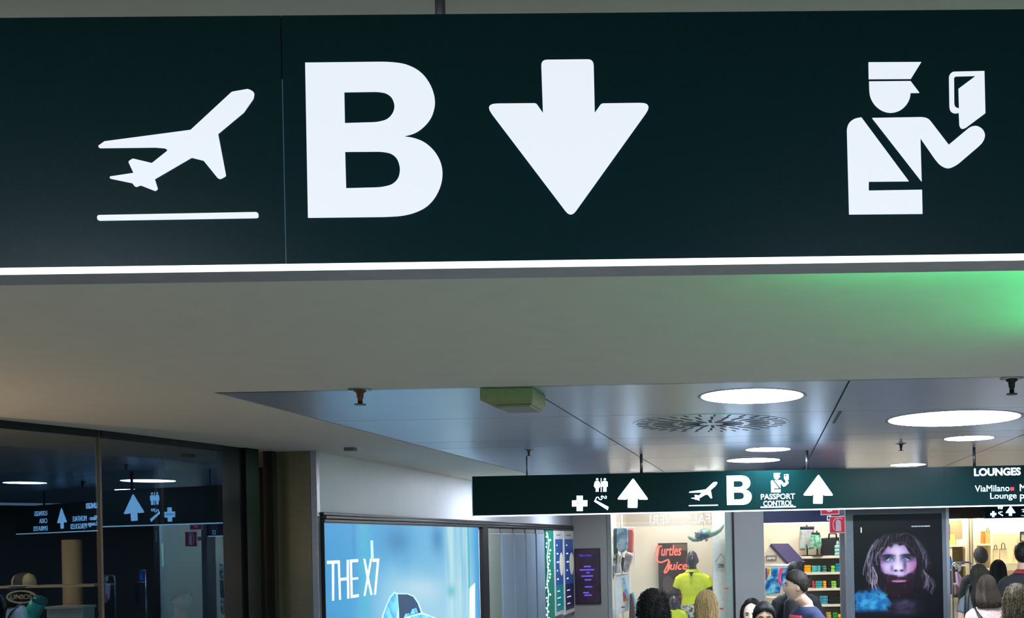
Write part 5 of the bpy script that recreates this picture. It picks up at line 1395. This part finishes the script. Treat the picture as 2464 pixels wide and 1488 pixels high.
def short_hair(mt, thick=.016, hl=.5, back=-.62, side=.02):
    def fn(body, T, TH_, s):
        rn = random.Random(3); nu, nv = 56, 40; v = []; f = []; keep = {}
        rows = list(head_dirs(nu, nv)); q = MB()
        for j, row in enumerate(rows):
            for i, (x, y, z) in enumerate(row):
                lim = side + (hl - side) * (-y) ** 1.0 if y < 0 else side + (back - side) * min(1, y * 1.3)
                k = z > lim
                gtop = thick * (1 + .5 * max(0, z)) * (.55 if z < lim + .14 else 1) + .004 * noise.noise(Vector((x * 9, y * 9, z * 9)))
                q.v.append(TH_(head_point(x, y, z, gtop, False))); keep[len(q.v) - 1] = k
        for j in range(nv):
            for i in range(nu):
                a = j * nu + i; b = j * nu + (i + 1) % nu
                w_ = [a, b, b + nu, a + nu]
                if sum(keep[k] for k in w_) >= 3: q.f.append(w_)
        q.f.append([nv * nu + i for i in range(nu)])
        used = sorted({k for w_ in q.f for k in w_}); mp_ = {k: i for i, k in enumerate(used)}
        q.v = [q.v[k] for k in used]; q.f = [[mp_[k] for k in w_] for w_ in q.f]
        o = q.build('hair', mt, body, True)
        m = o.modifiers.new('solid', 'SOLIDIFY'); m.thickness = thick * .9; m.offset = -1
        # short tufts
        b = MB()
        for k in range(420):
            x, y, z = rn.gauss(0, 1), rn.gauss(0, 1), abs(rn.gauss(.5, .8)); l = math.sqrt(x * x + y * y + z * z); x, y, z = x / l, y / l, z / l
            if y < 0 and z < hl * (-y) + .2: continue
            p0 = head_point(x, y, z, thick * .9, False); nrm = Vector((x, y, z)); sd = Vector((rn.uniform(-.6, .6), rn.uniform(-.2, .9), rn.uniform(-.5, .3)))
            b.tube([TH_(p0), TH_(p0 + (nrm * .12 + sd * .6) * .016), TH_(p0 + (nrm * .08 + sd * 1.1) * .022)], [.0022, .002, .0008], 4)
        b.build('hair_tufts', mt, o, True)
    return fn


def long_hair(mt, L=.42, wd=.115, open_front=False, strands=300, flare=0.0):
    def fn(body, T, TH_, s):
        rn = random.Random(11); nu, nv = 40, 30; q = MB()

        def pt(u, k, g=0.0):      # u 0..1 around (0 = front), k 0..1 from crown to tips
            if k < .4:
                z = math.cos(k / .4 * math.pi / 2); r = math.sin(k / .4 * math.pi / 2)
                zz_ = z * (.118 + .02 + g); rx = .075 + .022 + g; ry = .096 + .02 + g; cy = .008
            else:
                e = (k - .4) / .6; zz_ = -e * L; r = 1
                rx = (.097 + g) * (1 - e) + (wd + g) * e + flare * math.sin(e * math.pi); ry = (.116 + g) * (1 - e) + (.06 + g) * e; cy = .008 + .075 * min(1, e * 1.4)
            a0 = 0.0
            if open_front: a0 = math.radians(62) * sm(.12, .24, k)
            th = a0 + (2 * math.pi - 2 * a0) * u
            return Vector((r * rx * math.sin(th), cy - r * ry * math.cos(th), zz_))
        for j in range(nv + 1):
            k = .02 + .98 * j / nv
            for i in range(nu + 1):
                p_ = pt(i / nu, k); wv = noise.noise(Vector((i * .55, k * 2.5, 1.7))) * .012 * min(1, k * 2)
                q.v.append(TH_(p_ + Vector((p_.x, p_.y - .02, 0)).normalized() * wv))
        for j in range(nv):
            for i in range(nu):
                a = j * (nu + 1) + i; q.f.append([a, a + nu + 1, a + nu + 2, a + 1])
        q.f.append(list(range(nu)))
        o = q.build('hair', mt, body, True)
        m = o.modifiers.new('solid', 'SOLIDIFY'); m.thickness = .012; m.offset = -1
        b = MB()
        for i in range(strands):
            u = rn.random(); g0 = rn.uniform(-.001, .006); ph = rn.uniform(0, 6); kmax = rn.uniform(.85, 1.03)
            pts = []
            for j in range(10):
                k = .05 + (kmax - .05) * j / 9
                pts.append(TH_(pt(u + .014 * math.sin(ph + j * .55), min(k, 1.0), g0 + .003 * math.sin(ph + j * .7)) - Vector((0, 0, max(0, k - 1) * L))))
            b.tube(pts, [.0021] * 8 + [.0016, .0006], 4)
        b.build('hair_strands', mt, o, True)
    return fn


def curly_hair(mt, rx=.135, ry=.14, L=.34, n=1100, rc=.0075):
    def fn(body, T, TH_, s):
        rn = random.Random(5); q = MB(); rs = []
        for j in range(15):
            k = j / 14
            if k < .45: z = math.cos(k / .45 * math.pi / 2) * .14; r = math.sin(k / .45 * math.pi / 2)
            else: e = (k - .45) / .55; z = -e * L; r = 1 + .10 * math.sin(e * math.pi) - .25 * e * e
            rs.append([TH_((r * rx * .92 * math.cos(2 * math.pi * i / 28) * (1 + .08 * noise.noise(Vector((i * .9, j * .8, 0)))), .03 + r * ry * .9 * math.sin(2 * math.pi * i / 28) * (1 if math.sin(2 * math.pi * i / 28) > 0 else .45), z)) for i in range(28)])
        rs[0] = [p + Vector((0, 0, 0)) for p in rs[0]]
        o = q.rings(rs).build('hair', mt, body, True)
        b = MB()
        for c_ in range(n):
            k = rn.random() ** .8; a = rn.uniform(0, 2 * math.pi)
            if k < .45: z = math.cos(k / .45 * math.pi / 2) * .14; r = math.sin(k / .45 * math.pi / 2)
            else: e = (k - .45) / .55; z = -e * L; r = 1 + .10 * math.sin(e * math.pi) - .25 * e * e
            sn = math.sin(a); base_ = Vector((r * rx * math.cos(a), .03 + r * ry * sn * (1 if sn > 0 else .5), z))
            ph = rn.uniform(0, 6); ln = rn.uniform(.04, .09); cr_ = rc * rn.uniform(.7, 1.3); out = Vector((math.cos(a), sn, .25)).normalized() * rn.uniform(-.004, .02)
            pts = [TH_(base_ + out * (.4 + t / 8) + Vector((cr_ * math.cos(ph + t * 1.25), cr_ * math.sin(ph + t * 1.25), -ln * t / 8))) for t in range(9)]
            b.tube(pts, [.0021] * 8 + [.001], 4)
        b.build('hair_curls', mt, o, True)
    return fn


def bun_hair(mt):
    sh_ = short_hair(mt, .014, .45, -.75, -.1)
    def fn(body, T, TH_, s):
        sh_(body, T, TH_, s)
        b = MB(); b.ell((0, .05, .135), (.058, .058, .05), 18, 12, TH_); o = b.build('hair_bun', mt, body, True)
        c = MB(); rn = random.Random(2)
        for k in range(70):
            a, e = rn.uniform(0, 6.28), rn.uniform(-.6, 1.4)
            p_ = Vector((.058 * math.cos(a) * math.cos(e), .05 + .058 * math.sin(a) * math.cos(e), .135 + .05 * math.sin(e)))
            c.tube([TH_(p_ + Vector((.012 * math.cos(t * 1.3 + a), .012 * math.sin(t * 1.3 + a), .006 * t - .01))) for t in range(6)], .0035, 4)
        c.build('bun_curls', mt, body, True)
    return fn


SK1 = M('skin_light', (214, 172, 152), .5, var=.06, spec=.35); SK2 = M('skin_medium', (198, 158, 140), .5, var=.06, spec=.4); SK3 = M('skin_tan', (176, 134, 112), .4, var=.06, spec=.5); SK4 = M('skin_pale', (226, 194, 176), .5, var=.05)
NAVY = M('navy_tee', (40, 48, 84), .85, var=.15); BLK = M('black_jacket', (24, 25, 30), .8, var=.2); DEN = M('denim', (52, 64, 92), .85); GREYT = M('grey_tee', (112, 120, 126), .85)
hz = lambda px, py, d: P(px, py, d).z

# in front of the shop window
person('person', 'person with black curly hair seen from behind', 1572, 1415, 8.4, hz(1572, 1415, 8.4) - .02, 180, SK2, M('dark_green_top', (36, 44, 40), .85), DEN, curly_hair(H_BLACK), 'short', female=True)
person('person', 'person with long straight blond hair seen from behind', 1699, 1420, 8.1, hz(1699, 1420, 8.1) - .02, 176, SK1, M('pale_grey_top', (166, 172, 182), .85), DEN, long_hair(H_BLOND, .36, .10), 'short', female=True)
person('person', 'person with long black hair looking down beside the grey column', 1809, 1441, 7.6, hz(1809, 1441, 7.6) - .02, 8, SK4, BLK, DEN, long_hair(H_BLACK, .36, .12, True, 200), 'long', female=True)
person('person', 'person with short black hair facing forward at the bottom edge', 1838, 1449, 7.1, hz(1838, 1449, 7.1) - .016, -4, SK3, GREYT, DEN, short_hair(H_BLACK, .017, .62, -.6, -.02), 'short')
nv_, T5, TH5 = person('person', 'person in navy tee shirt with red print looking left', 1915, 1372, 8.4, hz(1915, 1372, 8.4) - .016, 62, SK2, NAVY, DEN, short_hair(H_DKBROWN, .014, .55, -.5, .08), 'short', head_yaw=26, lean=.085)
q = MB(); zc = 1.27
for zz_ in (1.20, 1.295):
    pass
rows_ = []
for z_ in (1.26, 1.385):
    rows_.append([T5((.10 * (k / 8 - .5) * 2, .012 - .126 * math.sqrt(max(.05, 1 - ((.10 * (k / 8 - .5) * 2) / .2) ** 2)), z_)) for k in range(9)])
for r_ in rows_: q.v.extend(r_)
for k in range(8): q.f.append([k, k + 1, k + 10, k + 9])
o = q.build('shirt_print', M('red_print', (196, 40, 58), .7), nv_, True); m = o.modifiers.new('solid', 'SOLIDIFY'); m.thickness = .006; m.offset = 0
bp, T6, TH6 = person('person', 'person in black with short black hair right behind the navy shirt', 1913, 1354, 10.6, hz(1913, 1354, 10.6) - .016, 176, SK3, BLK, BLK, short_hair(H_BLACK, .018, .5, -.7, -.1), 'long')
rp_ = empty('backpack', T6((0, .17, 1.0)), 'black backpack worn by the person behind the navy shirt', 'backpack')
q = MB(); q.rings([[T6((rx * math.cos(2 * math.pi * k / 20), .21 + ry * math.sin(2 * math.pi * k / 20), z)) for k in range(20)] for z, rx, ry in ((.98, .12, .05), (1.02, .15, .075), (1.2, .155, .08), (1.36, .14, .07), (1.42, .09, .04))])
q.build('bag_body', M('black_nylon', (18, 18, 22), .6), rp_, True)
for sd in (-1, 1): MB().tube([T6((sd * .09, .15, 1.40)), T6((sd * .10, .03, 1.455)), T6((sd * .10, -.115, 1.36)), T6((sd * .10, -.12, 1.15)), T6((sd * .11, .1, 1.02))], .016, 8, .4).build('strap', M('black_nylon'), rp_, True)

# to the right of the totem
person('person', 'person with short grey hair in dark jacket seen from behind', 2359, 1316, 13.0, hz(2359, 1316, 13.0) - .016, 172, SK2, M('charcoal_jacket', (48, 48, 46), .85), DEN, short_hair(H_GREY, .012, .5, -.6, -.1), 'long', collar=M('charcoal_collar', (70, 68, 64), .85))
person('person', 'person with long straight black hair near the lit bag display', 2401, 1348, 12.2, hz(2401, 1348, 12.2) - .02, 178, SK2, BLK, BLK, long_hair(H_BLACK, .5, .13), 'long', female=True)
person('person', 'taller person with dark brown hair in grey shirt', 2355, 1358, 10.9, hz(2355, 1358, 10.9) - .02, 178, SK2, M('slate_shirt', (96, 106, 112), .85), DEN, long_hair(H_DKBROWN, .36, .12), 'short', female=True)
lc, T9, TH9 = person('person', 'person with brown hair in pale pink lace top', 2374, 1384, 9.7, hz(2374, 1384, 9.7) - .02, 178, SK2, M('pink_lace', (206, 180, 172), .85, c2=(192, 158, 152), scale=40), DEN, long_hair(H_BROWN, .2, .12, flare=.02), 'short', female=True)
hbg = empty('shoulder_bag', T9((-.2, .05, .75)), 'dark shoulder bag worn by the person in pink lace', 'bag')
MB().tube([T9((.14, .03, 1.43)), T9((.12, .12, 1.36)), T9((.0, .145, 1.22)), T9((-.16, .135, 1.0)), T9((-.21, .08, .9))], .014, 8, .5).build('strap', m_dark, hbg, True)
q = MB(); q.rings([[T9((-.27 + .05 * math.cos(2 * math.pi * k / 16), .06 + .11 * math.sin(2 * math.pi * k / 16), z)) for k in range(16)] for z in (.68, .72, .88, .92)]); q.build('bag_body', m_dark, hbg, True)
rm, T10, TH10 = person('person', 'person in black jacket with red collar at the right edge', 2461, 1306, 11.2, hz(2461, 1306, 11.2) - .016, 186, SK2, BLK, BLK, short_hair(H_BLACK, .014, .5, -.62, -.1), 'long', collar=M('red_collar', (150, 40, 54), .8))
person('person', 'person with bushy brown curls at the lower right corner', 2444, 1403, 8.6, hz(2444, 1403, 8.6) - .02, 180, SK2, M('olive_top', (70, 74, 60), .85), DEN, curly_hair(mhair('hair_olive', (74, 62, 44), (44, 38, 28)), .125, .13, .36), 'short', female=True)
# dimly lit person behind the dark glass
person('person', 'person with dark hair standing behind the dark right pane', 436, 1409, 9.2, hz(436, 1409, 9.2) - .016, -62, M('skin_deep', (140, 104, 86), .5), BLK, BLK, short_hair(H_BLACK, .016, .5, -.55, -.02), 'long')

# mannequins in the shop window
MBK = M('black_mannequin', (44, 44, 58), .28, var=.05); YEL = M('yellow_polo', (216, 226, 40), .8, var=.08); CAMO = M('camo_shorts', (70, 70, 62), .85, c2=(205, 205, 190), scale=22)
person('mannequin', 'black adult mannequin in a bright yellow polo shirt', 1665, 1326, 14.6, hz(1665, 1326, 14.6) - .07, 4, MBK, YEL, CAMO, None, 'short', cat='mannequin', face=False, mannequin=True, feet=.07, collar=YEL, head_scale=1.12)
person('mannequin', 'black child mannequin in a bright yellow shirt', 1622, 1434, 14.4, hz(1622, 1434, 14.4) - .07, -6, MBK, YEL, CAMO, None, 'short', cat='mannequin', face=False, mannequin=True, feet=.07, head_scale=1.42)

rk3 = empty('garment_stand', (P(2268, 1400, 14.0).x, 14.0, 0), 'steel garment stand holding the blue garment behind the totem', 'rack')
zg = P(2284, 1341, 14.0).z
MB().tube([(P(2262, 1400, 14.0).x, 13.96, 0), (P(2262, 1400, 14.0).x, 13.96, zg)], .014, 8).build('post', M('chrome'), rk3, True)
MB().tube([(P(2262, 1400, 14.0).x, 13.96, zg), (P(2288, 1400, 14.0).x, 13.96, zg)], .012, 8).build('arm', M('chrome'), rk3, True)
MB().tube([(P(2262, 1400, 14.0).x, 13.97, P(2284, 1375, 13.9).z), (P(2290, 1400, 14.0).x, 13.9, P(2284, 1375, 13.9).z)], .012, 8).build('arm', M('chrome'), rk3, True)
MB().lathe((P(2262, 1400, 14.0).x, 13.96, 0), [(.18, 0), (.18, .02), (.03, .03)], 20).build('base', M('chrome'), rk3, True)

# grey shirt person's strap bag
gb = empty('shoulder_bag', (P(2327, 1480, 10.75).x, 10.75, .8), 'black strap bag on the shoulder of the grey shirt person', 'bag')
zz0 = P(2327, 1410, 10.75).z
MB().tube([P(2336, 1408, 10.9), P(2330, 1412, 10.75), P(2326, 1440, 10.7), P(2325, 1490, 10.7), P(2325, 1560, 10.72)], .024, 8, .35).build('strap', m_black, gb, True)
q = MB(); c0 = P(2325, 1600, 10.75)
q.rings([[Vector((c0.x - .02 + rx * math.cos(k * math.pi / 10), c0.y + .06 + .06 * math.sin(k * math.pi / 10), c0.z + z)) for k in range(20)] for rx, z in ((.1, -.12), (.13, -.1), (.13, .12), (.1, .16))]); q.build('bag_body', m_black, gb, True)
